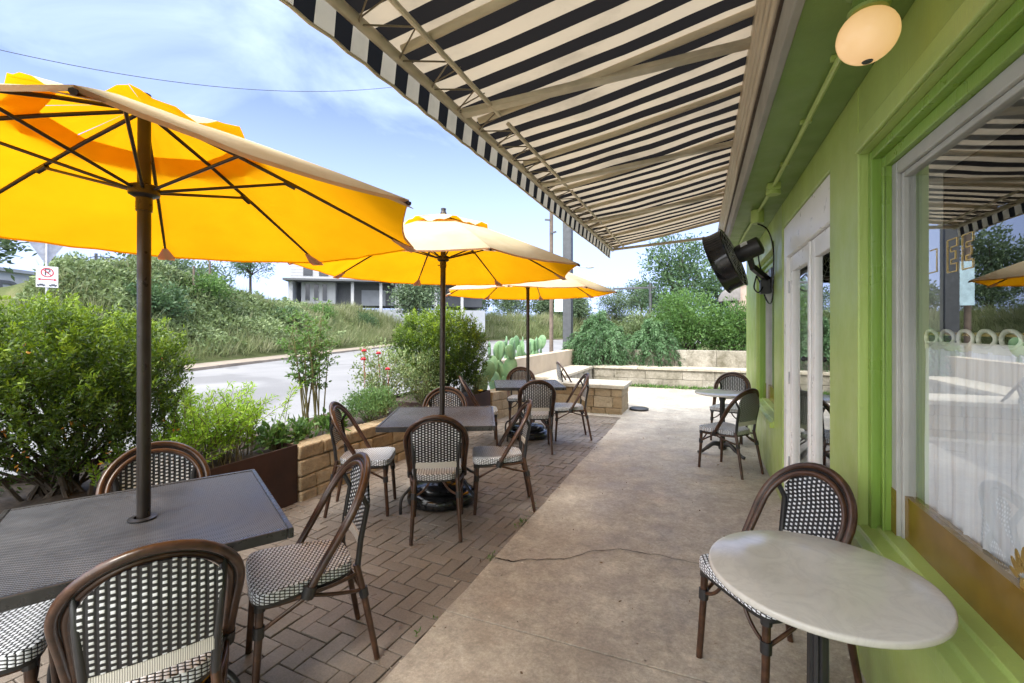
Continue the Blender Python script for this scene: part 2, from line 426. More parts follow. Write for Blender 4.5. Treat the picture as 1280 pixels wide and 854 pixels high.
# marble
t = NT('worn white marble'); v = t.coord()
f = t.noise(v, 6.5, 8, 0.66, 0.9); vein = t.math('ABSOLUTE', t.math('SUBTRACT', f, 0.5))
c = t.ramp(vein, [(0.0, (0.535, 0.52, 0.485)), (0.03, (0.57, 0.555, 0.515)), (0.12, (0.605, 0.59, 0.545)), (0.4, (0.635, 0.62, 0.575))])
c = t.mix(t.math('MULTIPLY', t.ramp(t.noise(v, 9, 5), [(0.45, 0.0), (0.7, 1.0)]), 0.12), c, (0.50, 0.45, 0.37))
M['marble'] = t.done(t.bsdf(c, t.ramp(f, [(0.3, 0.10), (0.7, 0.20)]), 0, None, 0.5))

# expanded metal table top: rows of small holes
t = NT('perforated steel table top'); v = t.coord(); sp = t.n('SeparateXYZ'); t.l(v, sp.inputs[0])
k = 2*PI/0.0135
sx = t.math('SINE', t.math('MULTIPLY', sp.outputs[0], k)); sy = t.math('SINE', t.math('MULTIPLY', sp.outputs[1], k))
h = t.math('MULTIPLY', sx, sy)
hole = t.ramp(h, [(0.02, 0.0), (0.16, 1.0)])
dust = t.ramp(t.noise(v, 6, 6, 0.65), [(0.35, 0.0), (0.75, 1.0)])
c = t.mix(dust, (0.058, 0.068, 0.088), (0.125, 0.14, 0.165))
c = t.mix(hole, c, (0.004, 0.004, 0.004))
M['meshtop'] = t.done(t.bsdf(c, t.math('ADD', t.math('MULTIPLY', hole, 0.5), t.math('ADD', 0.30, t.math('MULTIPLY', dust, 0.15))), 0.0, t.bump(t.math('MULTIPLY', hole, -1.0), 0.5, 0.002), 0.6))
M['tableframe'] = mat_plain('worn black steel frame', (0.030, 0.030, 0.033), 0.33, 0.2, var=0.4, scale=18)

# road, kerb, bank
t = NT('pale worn road'); v = t.coord()
c = t.ramp(t.noise(v, 0.35, 6, 0.6, 0.6), [(0.3, (0.145, 0.145, 0.152)), (0.7, (0.20, 0.20, 0.207))])
pt = t.ramp(t.noise(v, 0.12, 4, 0.5, 1.0), [(0.55, 0.0), (0.6, 1.0)])
c = t.mix(t.math('MULTIPLY', pt, 0.6), c, (0.10, 0.10, 0.105))
c = t.mix(0.5, c, t.ramp(t.noise(v, 45, 3), [(0.3, 0.36), (0.7, 0.66)]), 'OVERLAY')
M['road'] = t.done(t.bsdf(c, 0.75, 0, t.bump(t.noise(v, 60, 3), 0.2, 0.005)))
M['kerb'] = mat_plain('sandy concrete kerb', (0.22, 0.185, 0.15), 0.9, var=0.22, scale=1.3, bump=0.3)
M['pavement'] = mat_plain('grey side path', (0.33, 0.31, 0.28), 0.9, var=0.2, scale=1.3, bump=0.3)
t = NT('grassy earth'); v = t.coord()
c = t.ramp(t.noise(v, 0.5, 7, 0.65), [(0.3, (0.045, 0.060, 0.022)), (0.55, (0.085, 0.10, 0.040)), (0.75, (0.15, 0.14, 0.08))])
M['earth'] = t.done(t.bsdf(c, 0.95, 0, t.bump(t.noise(v, 6, 5), 0.5, 0.1), 0.1))

# foliage
M['lf_box'] = mat_leaf('glossy shrub leaves', (0.011, 0.026, 0.006), (0.042, 0.092, 0.010), (0.21, 0.31, 0.022), 0.35)
M['lf_fern'] = mat_leaf('lime feathery leaves', (0.11, 0.23, 0.015), (0.24, 0.44, 0.03), (0.42, 0.60, 0.08), 0.45)
M['lf_mid'] = mat_leaf('mid green leaves', (0.035, 0.085, 0.022), (0.085, 0.18, 0.045), (0.20, 0.33, 0.10), 0.35)
M['lf_pale'] = mat_leaf('variegated pale leaves', (0.06, 0.12, 0.035), (0.19, 0.27, 0.11), (0.46, 0.50, 0.30), 0.3)
M['lf_mint'] = mat_leaf('mint green herb leaves', (0.06, 0.14, 0.05), (0.15, 0.27, 0.10), (0.27, 0.42, 0.17), 0.35)
M['lf_weep'] = mat_leaf('bluish weeping leaves', (0.035, 0.080, 0.032), (0.080, 0.165, 0.070), (0.17, 0.29, 0.14), 0.3)
M['lf_vine'] = mat_leaf('vine leaves', (0.055, 0.090, 0.036), (0.125, 0.180, 0.075), (0.25, 0.32, 0.155), 0.3)
M['lf_tree'] = mat_leaf('tree leaves', (0.030, 0.070, 0.032), (0.070, 0.135, 0.060), (0.15, 0.24, 0.11), 0.25)
M['lf_far'] = mat_leaf('far tree leaves', (0.055, 0.090, 0.055), (0.10, 0.155, 0.085), (0.18, 0.25, 0.13), 0.25)
M['lf_grass'] = mat_leaf('tall grass', (0.10, 0.145, 0.055), (0.175, 0.215, 0.095), (0.32, 0.32, 0.205), 0.3)
M['lf_orange'] = mat_leaf('dry orange leaves', (0.25, 0.09, 0.02), (0.45, 0.18, 0.03), (0.55, 0.28, 0.05), 0.3)
M['litter'] = mat_leaf('dry litter', (0.06, 0.035, 0.02), (0.22, 0.14, 0.08), (0.55, 0.50, 0.42), 0.0)
t = NT('cactus pad'); v = t.coord(); 
c = t.ramp(t.noise(v, 6, 4), [(0.3, (0.10, 0.21, 0.10)), (0.7, (0.20, 0.33, 0.17))])
dots = t.n('TexVoronoi'); dots.inputs['Scale'].default_value = 26; t.l(v, dots.inputs['Vector'])
c = t.mix(t.ramp(dots.outputs['Distance'], [(0.08, 0.7), (0.14, 0.0)]), c, (0.45, 0.42, 0.28))
M['cactus'] = t.done(t.bsdf(c, 0.6))
# ------------------------------------------------------------------ ground, road, paving
MB().box(-400, 400, -300, 500, -0.40, -0.165).build('ground', M['earth'])['kind'] = 'structure'
DR = Vector((-0.342, 0.940, 0)); PN = Vector((-0.940, -0.342, 0))     # along the road / away from the cafe
def bend(s): return 0.022*max(0.0, s-45.0)**2                              # the road swings right beyond the terrace
def rd(s, p, z=0.0):
    q = DR * s + PN * (p - bend(s))
    return (q.x, q.y, z)
def sheet(name, pts, z, mat):
    mb = MB(); mb.add([(p[0], p[1], z) for p in pts], [tuple(range(len(pts)))])
    o = mb.build(name, mat); o['kind'] = 'structure'; return o
sheet('road', [(-4.75, -18), (-4.75, 42), (4, 66), (45, 92)] + [rd(s_, 13.4) for s_ in (112, 105, 98, 91, 84, 77, 70, 64, 58, 52, 45, -18)], -0.15, M['road'])
sheet('side_path', [(-4.75, -14), (-1.2, -14), (-1.2, 15), (-4.75, 22)], -0.15+0.004, M['pavement'])
mb = MB()
for i in range(43):                                                    # far kerb stones, then the sandy strip behind them
    s0 = -20 + i*3.0
    a = Vector(rd(s0+0.01, 13.4)); b = Vector(rd(s0+2.99, 13.4)); c = Vector(rd(s0+2.99, 13.58)); d = Vector(rd(s0+0.01, 13.58))
    z = -0.03 + random.uniform(-.008, .008)
    vs = [(p.x, p.y, -0.16) for p in (a,b,c,d)] + [(p.x, p.y, z) for p in (a,b,c,d)]
    mb.add(vs, [(4,5,6,7),(0,1,5,4),(1,2,6,5),(2,3,7,6),(3,0,4,7)])
mb.build('kerb', M['kerb'])['kind'] = 'structure'
sheet('far_path', [rd(s_, 13.58) for s_ in (-20, 45, 52, 58, 64, 70, 77, 84, 91, 98, 105, 112)] + [rd(s_, 15.4) for s_ in (112, 105, 98, 91, 84, 77, 70, 64, 58, 52, 45, -20)], -0.045, M['kerb'])

# the bank beyond the road
CREST = [(-60,1.2),(-8,1.3),(12,1.0),(15.8,1.1),(18.8,4.0),(23.5,4.5),(30,3.75),(36,3.1),(47,2.95),(70,3.0),(110,2.8),(200,3.0)]
def crest(s):
    for (a, x), (b, y) in zip(CREST, CREST[1:]):
        if a <= s <= b:
            t = (s-a)/(b-a); return x + (y-x)*t*t*(3-2*t)
    return 1.2
def bank(s, p):
    q = min(1.0, max(0.0, (p-15.0)/6.5)); q = q*q*(3-2*q)
    n = noise.noise(Vector((s*0.22, p*0.3, 1.7)))*0.5 + noise.noise(Vector((s*0.55, p*0.6, 5.0)))*0.34
    return -0.06 + (crest(s - 0.9*max(0.0, p-20.0)*max(0.0, min(1.0, (34-s)/10))) + n*min(1, (p-15)/2.5 if p > 15 else 0))*q
mb = MB(); ns, npp = 150, 34; vs = []; fs = []
for i in range(ns+1):
    s = -40 + 155*(i/ns)
    for j in range(npp+1):
        p = 15.0 + 45*(j/npp)**2.0
        x, y, _ = rd(s, p); vs.append((x, y, bank(s, p)))
for i in range(ns):
    for j in range(npp):
        k = i*(npp+1)+j; fs.append((k, k+npp+1, k+npp+2, k+1))
mb.add(vs, fs); mb.build('hill', M['earth'], smooth=60)['kind'] = 'structure'

# concrete walkway: slabs with open joints, on the cafe side of the bricks
mb = MB()
YJ = [-4.0, 2.10, 5.10, 7.85, 10.2, 12.6]
for y0, y1 in zip(YJ, YJ[1:]):
    n = 26; e = 0.0030
    vs = []
    xw = -1.25 if y0 < 7.8 else -3.4
    for i in range(n+1):
        y = y0+e + (y1-y0-2*e)*i/n
        vs.append((xw + (noise.noise(Vector((y*3.1, 0, 0)))*0.016 + noise.noise(Vector((y*11, 4, 0)))*0.006 if y0 < 7.8 else 0), y, 0.008))
    for i in range(n, -1, -1):
        vs.append((0.95 if y0 > 7.7 else 0.70, y0+e + (y1-y0-2*e)*i/n, 0.008))
    m = len(vs); vs2 = [(x, y, -0.1) for x, y, z in vs]
    mb.add(vs+vs2, [tuple(reversed(range(m)))] + [(i, (i+1) % m, m+(i+1) % m, m+i) for i in range(m)])
walk = mb.build('walkway', M['concrete'], bevel=0.004); walk['kind'] = 'structure'
# the crack: a thin sunken line that wanders across the slab
t = NT('crack'); M['crack'] = t.done(t.bsdf((0.02, 0.016, 0.012), 0.95, 0, None, 0.1))
def crack_line(pts, w, z=0.0125):
    mb = MB(); P = []
    for (a, b) in zip(pts, pts[1:]):
        for i in range(8):
            k = i/8; P.append((a[0]+(b[0]-a[0])*k, a[1]+(b[1]-a[1])*k))
    P.append(pts[-1]); vs = []; n = len(P)
    for i, (x, y) in enumerate(P):
        j = noise.noise(Vector((x*14, y*14, 0)))*0.022 + noise.noise(Vector((x*45, y*45, 2)))*0.009
        ww = w*(1-0.75*i/n)*(0.55+0.9*abs(noise.noise(Vector((x*30, y*9, 7)))))
        vs += [(x, y+j-ww, z), (x, y+j+ww, z)]
    mb.add(vs, [(2*i, 2*i+2, 2*i+3, 2*i+1) for i in range(n-1)])
    return mb
crack_line([(-1.24,2.70),(-1.12,2.71),(-1.0,2.78),(-.82,2.86),(-.66,3.05),(-.48,3.14),(-.25,3.15),(.05,3.12),(.3,3.10)], 0.0065).build('pavement_crack', M['crack'])['kind'] = 'structure'

# herringbone bricks
mb = MB(); L, W, gap = 0.188, 0.094, 0.0055
rot = R(-3.5); cr, sr = math.cos(rot), math.sin(rot)
U = W
def put(cx, cy, vert):
    x, y = cx*cr - cy*sr, cx*sr + cy*cr
    x += -2.2; y += 3.5
    if not (-3.34 < x < -1.12 and -1.2 < y < 8.35): return
    hx, hy = ((W-gap)/2, (L-gap)/2) if vert else ((L-gap)/2, (W-gap)/2)
    a = rot + random.gauss(0, 0.008)
    Mx = Matrix.Translation((x, y, 0)) @ Matrix.Rotation(a, 4, 'Z') @ Matrix.Rotation(random.gauss(0, .006), 4, 'X') @ Matrix.Rotation(random.gauss(0, .006), 4, 'Y')
    z = random.gauss(-0.003, 0.0016)
    mb.box(-hx, hx, -hy, hy, -0.05, z, rnd=min(1, max(0, random.gauss(0.5, 0.21))), mat=Mx)
N = 76
for i in range(-N, N):
    for j in range(-N, N):
        k = (i - j) % 4          # unit cells: a lying brick covers residues 0,1, a standing one 3,2
        if k == 0: put((i+1)*U, (j+.5)*U, False)
        elif k == 3: put((i+.5)*U, (j+1)*U, True)
mb.build('brick_paving', M['brick'], bevel=0.0035)['kind'] = 'structure'
sheet('joint_bed', [(-3.3, -1.5), (-1.2, -1.5), (-1.2, 8.6), (-3.3, 8.6)], -0.010, M['mortar'])

# ------------------------------------------------------------------ the green cafe
XW = 0.645
cafe = site('green_cafe', (XW, 2.4, 0), 'green painted single storey cafe front with wide windows and white French doors', 'building')
w = MB()
# piers
w.box(XW, 0.90, -4.0, -1.6, 0, 2.58)
w.box(XW, 0.90, 2.46, 2.94, 0, 2.58)
w.box(XW, 0.90, 4.49, 4.98, 0, 2.58)
w.box(XW, 0.90, 6.47, 7.82, 0, 2.58)
# under and over the openings
w.box(XW+0.002, 0.90, -1.6, 2.46, 0, 0.56); w.box(XW+0.002, 0.90, 4.98, 6.47, 0, 0.56)
w.box(XW+0.002, 0.90, -1.6, 2.46, 2.275, 2.58); w.box(XW+0.002, 0.90, 2.94, 4.49, 2.365, 2.58); w.box(XW+0.002, 0.90, 4.98, 6.47, 2.275, 2.58)
w.box(0.90, 5.5, 7.60, 7.82, 0, 2.58)
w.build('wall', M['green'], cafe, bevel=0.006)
for y0, y1 in ((-1.62, 2.44), (4.99, 6.46)):
    b = MB(); b.box(XW-0.018, XW, y0, y1, 2.272, 2.352); b.build('head_trim', M['green'], cafe, bevel=0.006)
b = MB(); b.box(0.315, 0.655, -4, 7.95, 2.58, 2.62)
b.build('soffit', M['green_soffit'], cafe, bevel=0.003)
b = MB(); b.box(0.285, 0.315, -4, 8.0, 2.568, 3.02); b.build('fascia', M['fascia'], cafe, bevel=0.004)
b = MB(); b.box(0.25, 5.6, -4.1, 8.05, 3.022, 3.10); b.build('roof', M['roof'], cafe)
b = MB()
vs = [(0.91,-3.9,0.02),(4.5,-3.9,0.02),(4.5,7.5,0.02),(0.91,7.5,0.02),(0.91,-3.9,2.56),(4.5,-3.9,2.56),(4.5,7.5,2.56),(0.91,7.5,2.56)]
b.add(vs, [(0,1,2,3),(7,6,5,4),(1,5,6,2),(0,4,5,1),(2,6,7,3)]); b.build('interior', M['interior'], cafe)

def cafe_window(y0, y1, ztop, near=True):
    """Recessed shop window: stepped green casing, pale sash, gilded bottom rail, glass, sloping sill."""
    c = MB()
    steps = [(0.682, 0.0, 0.040), (0.716, 0.040, 0.088)]
    for x, a, d in steps:
        c.box(x, 0.895, y1-d, y1-a+0.001*(a == 0), 0.62, ztop-a-0.001)
        c.box(x, 0.895, y0+a, y0+d, 0.62, ztop-a-0.001)
        c.box(x+0.001, 0.895, y0+d, y1-d, ztop-d, ztop-a-0.001)
    # little bead on the casing edge
    c.box(0.706, 0.7158, y1-0.094, y1-0.084, 0.62, ztop-0.088)
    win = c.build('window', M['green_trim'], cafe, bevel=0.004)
    f = MB(); d0, d1 = 0.088, 0.140
    f.box(0.738, 0.88, y1-d1, y1-d0, 0.62, ztop-d0-0.001); f.box(0.738, 0.88, y0+d0, y0+d1, 0.62, ztop-d0-0.001)
    f.box(0.739, 0.88, y0+d1, y1-d1, ztop-d1, ztop-d0-0.001)
    f.box(0.752, 0.88, y1-d1-0.022, y1-d1, 0.62, ztop-d1-0.001); f.box(0.753, 0.88, y0+d1, y1-d1-0.022, ztop-d1-0.022, ztop-d1-0.001)
    f.build('sash_frame', M['grey_frame'], win, bevel=0.004)
    g = MB(); g.box(0.758, 0.80, y0+d1, y1-d1-0.023, 0.655, 0.832)
    g.box(0.7365, 0.7378, y1-d1, y1-d0, 0.645, 0.842)
    g.build('bottom_rail', M['gold'], win, bevel=0.003)
    p = MB(); p.add([(0.770, y0+d1, 0.83), (0.770, y1-d1-0.02, 0.83), (0.770, y1-d1-0.02, ztop-d1), (0.770, y0+d1, ztop-d1)], [(3,2,1,0)])
    p.build('pane', M['glass'], win)
    s = MB()
    prof = [(0.606,0.560),(0.606,0.612),(0.640,0.620),(0.645,0.633),(0.700,0.640),(0.705,0.655),(0.765,0.660),(0.765,0.560)]
    ya, yb = y0-0.02, y1+0.0
    vs = [(x, ya, z) for x, z in prof] + [(x, yb, z) for x, z in prof]; k = len(prof)
    s.add(vs, [tuple(range(k)), tuple(range(2*k-1, k-1, -1))] + [(i, (i+1) % k, k+(i+1) % k, k+i)[::-1] for i in range(k)])
    s.build('sill', M['green'], win, bevel=0.003)
    return win
win1 = cafe_window(-1.6, 2.46, 2.275)
win2 = cafe_window(4.98, 6.47, 2.275, False)

# gilded outline lettering and palmette on the big pane
def stroke(mb, pts, w, x=0.7685, closed=False):
    n = len(pts)
    for i in range(n if closed else n-1):
        a = Vector((x, pts[i][0], pts[i][1])); b2 = Vector((x, pts[(i+1) % n][0], pts[(i+1) % n][1]))
        mb.bar(a, b2, 0.0012, w, up=(0,0,1)) if abs((b2-a).normalized().z) < 0.9 else mb.bar(a, b2, 0.0012, w, up=(0,1,0))
def letter_e(mb, yl, zc, wd, hh):
    t_ = hh*0.24
    y = lambda k: yl - wd*k
    P = [(y(0), zc+hh/2), (y(1), zc+hh/2), (y(1), zc+hh/2-t_), (y(.38), zc+hh/2-t_), (y(.38), zc+t_/2), (y(.85), zc+t_/2), (y(.85), zc-t_/2),
         (y(.38), zc-t_/2), (y(.38), zc-hh/2+t_), (y(1), zc-hh/2+t_), (y(1), zc-hh/2), (y(0), zc-hh/2)]
    stroke(mb, P, 0.0035, closed=True)
for yl in (1.985, 1.890):
    mb = MB(); letter_e(mb, yl, 1.745, 0.062, 0.108); mb.build('gilt_letter', M['goldleaf'], win1)
mb = MB(); stroke(mb, [(2.11, 1.785), (2.06, 1.785), (2.06, 1.705), (2.115, 1.705)], 0.0035)
mb.build('gilt_letter', M['goldleaf'], win1)
mb = MB()
for (yc, zc, sc) in ((1.585, 0.842, 1.0),):
    for k in range(-3, 4):
        a = k*R(23); Lp = (0.085 - 0.013*abs(k))*sc
        c0 = Vector((yc + math.sin(a)*0.022, zc + math.cos(a)*0.022)); 
        vs = []
        for i in range(12):
            u_ = 2*PI*i/12; px = math.cos(u_)*Lp*0.16; pz = math.sin(u_)*Lp*0.42 + Lp*0.5
            vs.append((0.7675, c0[0] + px*math.cos(a) + pz*math.sin(a), c0[1] - px*math.sin(a) + pz*math.cos(a)))
        mb.add(vs, [tuple(range(12))])
    vs = [(0.7675, yc + 0.018*math.cos(2*PI*i/14), zc + 0.018*math.sin(2*PI*i/14)) for i in range(14)]
    mb.add(vs, [tuple(range(14))])
mb.build('palmette', M['goldleaf'], win1, solid=0.001)

# French doors
d = MB()
d.box(0.655, 0.86, 4.37, 4.488, 0, 2.36); d.box(0.656, 0.86, 2.945, 4.37, 2.10, 2.36)
d.box(0.65, 0.90, 2.95, 4.48, -0.02, 0.03)
frame = d.build('door_frame', M['white_paint'], cafe, bevel=0.005)
for (a, b_, knob) in ((3.588, 4.365, True), (2.96, 3.583, False)):
    m = MB(); x0, x1 = 0.682, 0.726
    m.box(x0, x1, a, a+0.11, 0.035, 2.095); m.box(x0, x1, b_-0.10, b_, 0.035, 2.095)
    m.box(x0+0.001, x1-0.001, a+0.10, b_-0.10, 1.97, 2.095); m.box(x0+0.001, x1-0.001, a+0.10, b_-0.10, 0.035, 0.30)
    if knob: m.box(x0-0.014, x0, a-0.022, a+0.03, 0.035, 2.09)
    dr = m.build('door_leaf', M['white_paint'], cafe, bevel=0.006)
    g = MB(); g.add([(0.705, a+0.09, 0.29), (0.705, b_-0.09, 0.29), (0.705, b_-0.09, 1.98), (0.705, a+0.09, 1.98)], [(3,2,1,0)]); g.build('pane', M['glass'], dr)
    for z in (0.35, 1.05, 1.80):
        h = MB(); h.tube([(x0-0.004, b_+0.003, z), (x0-0.004, b_+0.003, z+0.10)], 0.008); h.build('hinge', M['alu'], dr, smooth=40)
    if knob:
        k = MB(); k.tube([(x0-0.012, a+0.035, 1.30), (x0-0.03, a+0.035, 1.30)], 0.012); k.sphere((x0-0.036, a+0.035, 1.30), 0.016, 0.019, 0.019)
        k.build('knob', M['black'], dr, smooth=50)
# conduit on the soffit with its boxes
c = MB(); c.tube([(0.50, 1.75, 2.556), (0.50, 3.0, 2.556), (0.495, 3.82, 2.556)], 0.013)
c.tube([(0.495, 3.92, 2.556), (0.48, 4.62, 2.556)], 0.013)
for y in (2.15, 2.75, 3.4): c.box(0.475, 0.525, y-0.012, y+0.012, 2.562, 2.579)
c.tube([(0.48, 4.72, 2.55), (0.45, 5.6, 2.55), (0.44, 7.5, 2.55)], 0.012)
cd = c.build('conduit', M['green'], cafe, smooth=40)
c = MB(); c.box(0.455, 0.54, 3.82, 3.92, 2.53, 2.579); c.tube([(0.497, 3.87, 2.50), (0.497, 3.87, 2.53)], 0.05, n=16)
c.build('junction_box', M['green'], cd, smooth=40, bevel=0.003)
c = MB(); c.tube([(0.475, 4.67, 2.46), (0.475, 4.67, 2.579)], 0.055, n=16)
c.build('junction_box', M['green'], cd, smooth=40, bevel=0.003)

# café curtain behind the big pane
cur = site('cafe_curtain', (0.815, 0.5, 0.78), 'sheer white half curtain on looped rings inside the big cafe window', 'curtain')
mb = MB(); vs = []; fs = []; uv = []
ny, nz = 420, 6; ya, yb = -1.4, 2.27
for i in range(ny+1):
    y = ya + (yb-ya)*i/ny
    for j in range(nz+1):
        z = 0.78 + (1.43-0.78)*j/nz
        k = 0.5 + 0.5*(1 - j/nz)
        x = 0.815 + k*(0.013*math.sin(y*58 + 1.1*math.sin(y*9)) + 0.008*math.sin(y*151 + 2*math.sin(y*23)) + 0.010*noise.noise(Vector((y*5, z*1.2, 0))))
        vs.append((x, y, z))
for i in range(ny):
    for j in range(nz):
        k = i*(nz+1)+j; fs.append((k, k+1, k+nz+2, k+nz+1))
mb.add(vs, fs); mb.build('cloth', M['curtain'], cur, smooth=80)
mb = MB(); mb.box(0.811, 0.818, ya, yb, 1.425, 1.455); mb.build('heading_band', M['whitepetal'], cur)
i = 0; y = yb-0.045
while y > -1.0:
    mb = MB(); pts = [(0.814 + 0.002*math.cos(2*a), y + 0.046*math.cos(a), 1.470 + 0.026*math.sin(a)) for a in [2*PI*k/18 for k in range(18)]]
    mb.tube(pts, 0.0065, n=6, closed=True)
    mb.build('loop', M['whitepetal'], cur, smooth=60); y -= 0.121
mb = MB(); mb.tube([(0.826, ya, 1.484), (0.826, 2.30, 1.484)], 0.007); mb.build('rod', M['goldleaf'], cur, smooth=40)

# globe lamp under the soffit
lamp = site('globe_lamp', (0.49, 1.76, 2.58), 'round milk glass globe lamp hanging under the green soffit', 'lamp')
mb = MB(); mb.sphere((0.482, 1.745, 2.418), 0.082, 0.082, 0.080, 28, 18); mb.build('globe', M['globe'], lamp, smooth=60)
mb = MB(); mb.lathe([(0.062, 2.578), (0.062, 2.565), (0.040, 2.555), (0.045, 2.515), (0.056, 2.500), (0.050, 2.492)], 20, (0.485, 1.745, 0)); mb.build('fitter', M['green_soffit'], lamp, smooth=40)
mb = MB(); mb.lathe([(0.016, 2.3405), (0.013, 2.3365)], 12, (0.482, 1.745, 0)); mb.build('finial', M['darkmetal'], lamp, smooth=40)

# wall fan
fan = site('wall_fan', (0.64, 5.15, 2.0), 'black drum fan on a wall bracket beside the white French doors', 'fan')
FC = Vector((0.22, 4.78, 2.155)); AX = Vector((-0.90, 0.24, -0.37)).normalized()
e1 = AX.cross(Vector((0,0,1))).normalized(); e2 = e1.cross(AX)
def fpt(r, a, d): return FC + e1*(r*math.cos(a)) + e2*(r*math.sin(a)) + AX*d
def fring(mb, r, d, t): mb.tube([fpt(r, 2*PI*k/36, d) for k in range(36)], t, n=6, closed=True)
mb = MB(); n = 40; vs = []; fs = []
prof = [(0.302, 0.085), (0.292, 0.075), (0.283, 0.03), (0.283, -0.065), (0.296, -0.075), (0.286, -0.078), (0.273, -0.065), (0.273, 0.0), (0.282, 0.075), (0.292, 0.087)]
for r, dd in prof:
    for k in range(n): vs.append(fpt(r, 2*PI*k/n, dd))
q = len(prof)
for i in range(q):
    for k in range(n): fs.append((i*n+k, i*n+(k+1) % n, ((i+1) % q)*n+(k+1) % n, ((i+1) % q)*n+k))
mb.add(vs, fs); mb.build('drum', M['blackgloss'], fan, smooth=40)
mb = MB()
for s_, dd in ((1, 0.082), (-1, -0.075)):
    for r in (0.04, 0.08, 0.12, 0.16, 0.20, 0.24, 0.265): fring(mb, r, dd + s_*0.03*(1-(r/0.29)**2), 0.0025)
    for k in range(16): mb.tube([fpt(0.035, 2*PI*k/10, dd+s_*0.03), fpt(0.16, 2*PI*k/10, dd+s_*0.02), fpt(0.288, 2*PI*k/10, dd)], 0.003, n=5)
mb.build('grille', M['alu'], fan, smooth=40)
for k in range(3):
    mb = MB(); vs = []
    for i in range(5):
        a = 2*PI*k/3 + R(-28 + 14*i); dd = 0.05 - 0.025*i
        vs += [fpt(0.06, a*1.0, dd*0.5), fpt(0.25, a, dd)]
    mb.add(vs, [(2*i, 2*i+1, 2*i+3, 2*i+2) for i in range(4)]); mb.build('blade', M['alu'], fan, smooth=60, solid=0.004)
mb = MB(); mb.tube([fpt(0, 0, -0.10), fpt(0, 0, -0.13), fpt(0, 0, -0.31), fpt(0, 0, -0.325)], [0.07, 0.085, 0.085, 0.06], n=18)
mt = mb.build('motor', M['black'], fan, smooth=40)
mb = MB(); a_ = fpt(0.087, 2.4, -0.20); nn = (a_-fpt(0, 0, -0.20)).normalized(); mb.bar(a_ - AX*0.03, a_ + AX*0.03, 0.05, 0.004, up=tuple(nn)); mb.build('sticker', M['signwhite'], mt)
mb = MB(); mb.box(0.628, 0.643, 5.02, 5.20, 1.86, 2.10)
mb.bar((0.62, 5.11, 1.98), (0.46, 4.94, 2.10), 0.05, 0.05); mb.bar((0.46, 4.94, 2.10), tuple(fpt(0, 0, -0.2)), 0.045, 0.045)
mb.box(0.54, 0.63, 5.06, 5.16, 1.85, 1.99)
mb.build('bracket', M['black'], fan, bevel=0.004)
mb = MB()
def curve(P, n=24):
    out = []
    for i in range(len(P)-1):
        p0, p1, p2, p3 = [Vector(P[max(0, min(len(P)-1, i+k))]) for k in (-1, 0, 1, 2)]
        for j in range(n):
            t_ = j/n
            out.append(0.5*((2*p1) + (p2-p0)*t_ + (2*p0-5*p1+4*p2-p3)*t_*t_ + (3*p1-p0-3*p2+p3)*t_**3))
    out.append(Vector(P[-1])); return out
mb.tube(curve([(0.475, 4.67, 2.46), (0.56, 4.70, 2.40), (0.625, 4.86, 2.25), (0.63, 4.9, 2.0), (0.625, 4.90, 1.82), (0.62, 5.02, 1.75), (0.60, 5.15, 1.80), (0.56, 5.15, 1.93), (0.50, 5.0, 2.02)], 10), 0.007, n=6)
mb.tube(curve([(0.50, 5.0, 2.02), (0.47, 4.9, 1.90), (0.52, 4.98, 1.86), (0.58, 5.1, 1.98), (0.52, 4.95, 2.13), tuple(fpt(0.05, 1, -0.30))], 10), 0.007, n=6)
mb.build('cable', M['blackgloss'], fan, smooth=60)

# ------------------------------------------------------------------ striped awning
YA0, YA1 = -2.32, 7.02
awn = site('striped_awning', (0.28, 2.5, 3.0), 'black and cream striped canvas awning stretched over the walkway', 'awning')
XB, ZB = -1.255, 2.745
XF, ZF = 0.255, 3.012
mb = MB(); ny, nx = 200, 10; vs = []; fs = []
for i in range(ny+1):
    y = YA0 + (YA1-YA0)*i/ny
    for j in range(nx+1):
        k = j/nx; x = XF + (XB-XF)*k
        sag = -0.016*math.sin(PI*k)*(0.6+0.4*math.sin(y*5.1)) - 0.012*abs(math.sin((y+0.05)*PI/0.606))*math.sin(PI*k) + 0.010*noise.noise(Vector((y*3, k*4, 0)))
        vs.append((x, y, ZF + (ZB-ZF)*k + sag))
for i in range(ny):
    for j in range(nx):
        k = i*(nx+1)+j; fs.append((k, k+nx+1, k+nx+2, k+1))
mb.add(vs, fs); mb.build('canvas', M['canvas'], awn, smooth=60)
mb = MB(); ny = 400; nz = 5; vs = []; fs = []
for i in range(ny+1):
    y = YA0 + (YA1-YA0)*i/ny
    for j in range(nz+1):
        k = j/nz
        x = XB - 0.012 - 0.02*k + k*0.006*(math.sin(y*2*PI/STRIPE*0.5+1.2) + 0.8*noise.noise(Vector((y*4, 0, 0))))
        vs.append((x, y, ZB + 0.006 - k*(0.152 + 0.012*noise.noise(Vector((y*0.9, 3, 0))))))
for i in range(ny):
    for j in range(nz):
        k = i*(nz+1)+j; fs.append((k, k+1, k+nz+2, k+nz+1))
mb.add(vs, fs); mb.build('valance', M['valance'], awn, smooth=60)
mb = MB(); mb.tube([tuple(Vector(vs[i*(nz+1)+nz]) + Vector((0, 0, -0.004))) for i in range(0, ny+1, 4)], [0.0075]*101, n=6); mb.build('valance_hem', M['sleeve'], awn, smooth=60)
mb = MB(); mb.tube([(XB+0.012, YA0, ZB-0.035), (XB+0.012, YA1, ZB-0.035)], 0.024, n=10); mb.build('front_bar', M['bar'], awn, smooth=40)
mb = MB()                                                             # light lattice girder behind the front bar
XL, ZL = -1.06, 2.755
segs = [(YA0, 2.38), (2.50, 3.78), (3.95, 5.28), (5.45, YA1-0.04)]
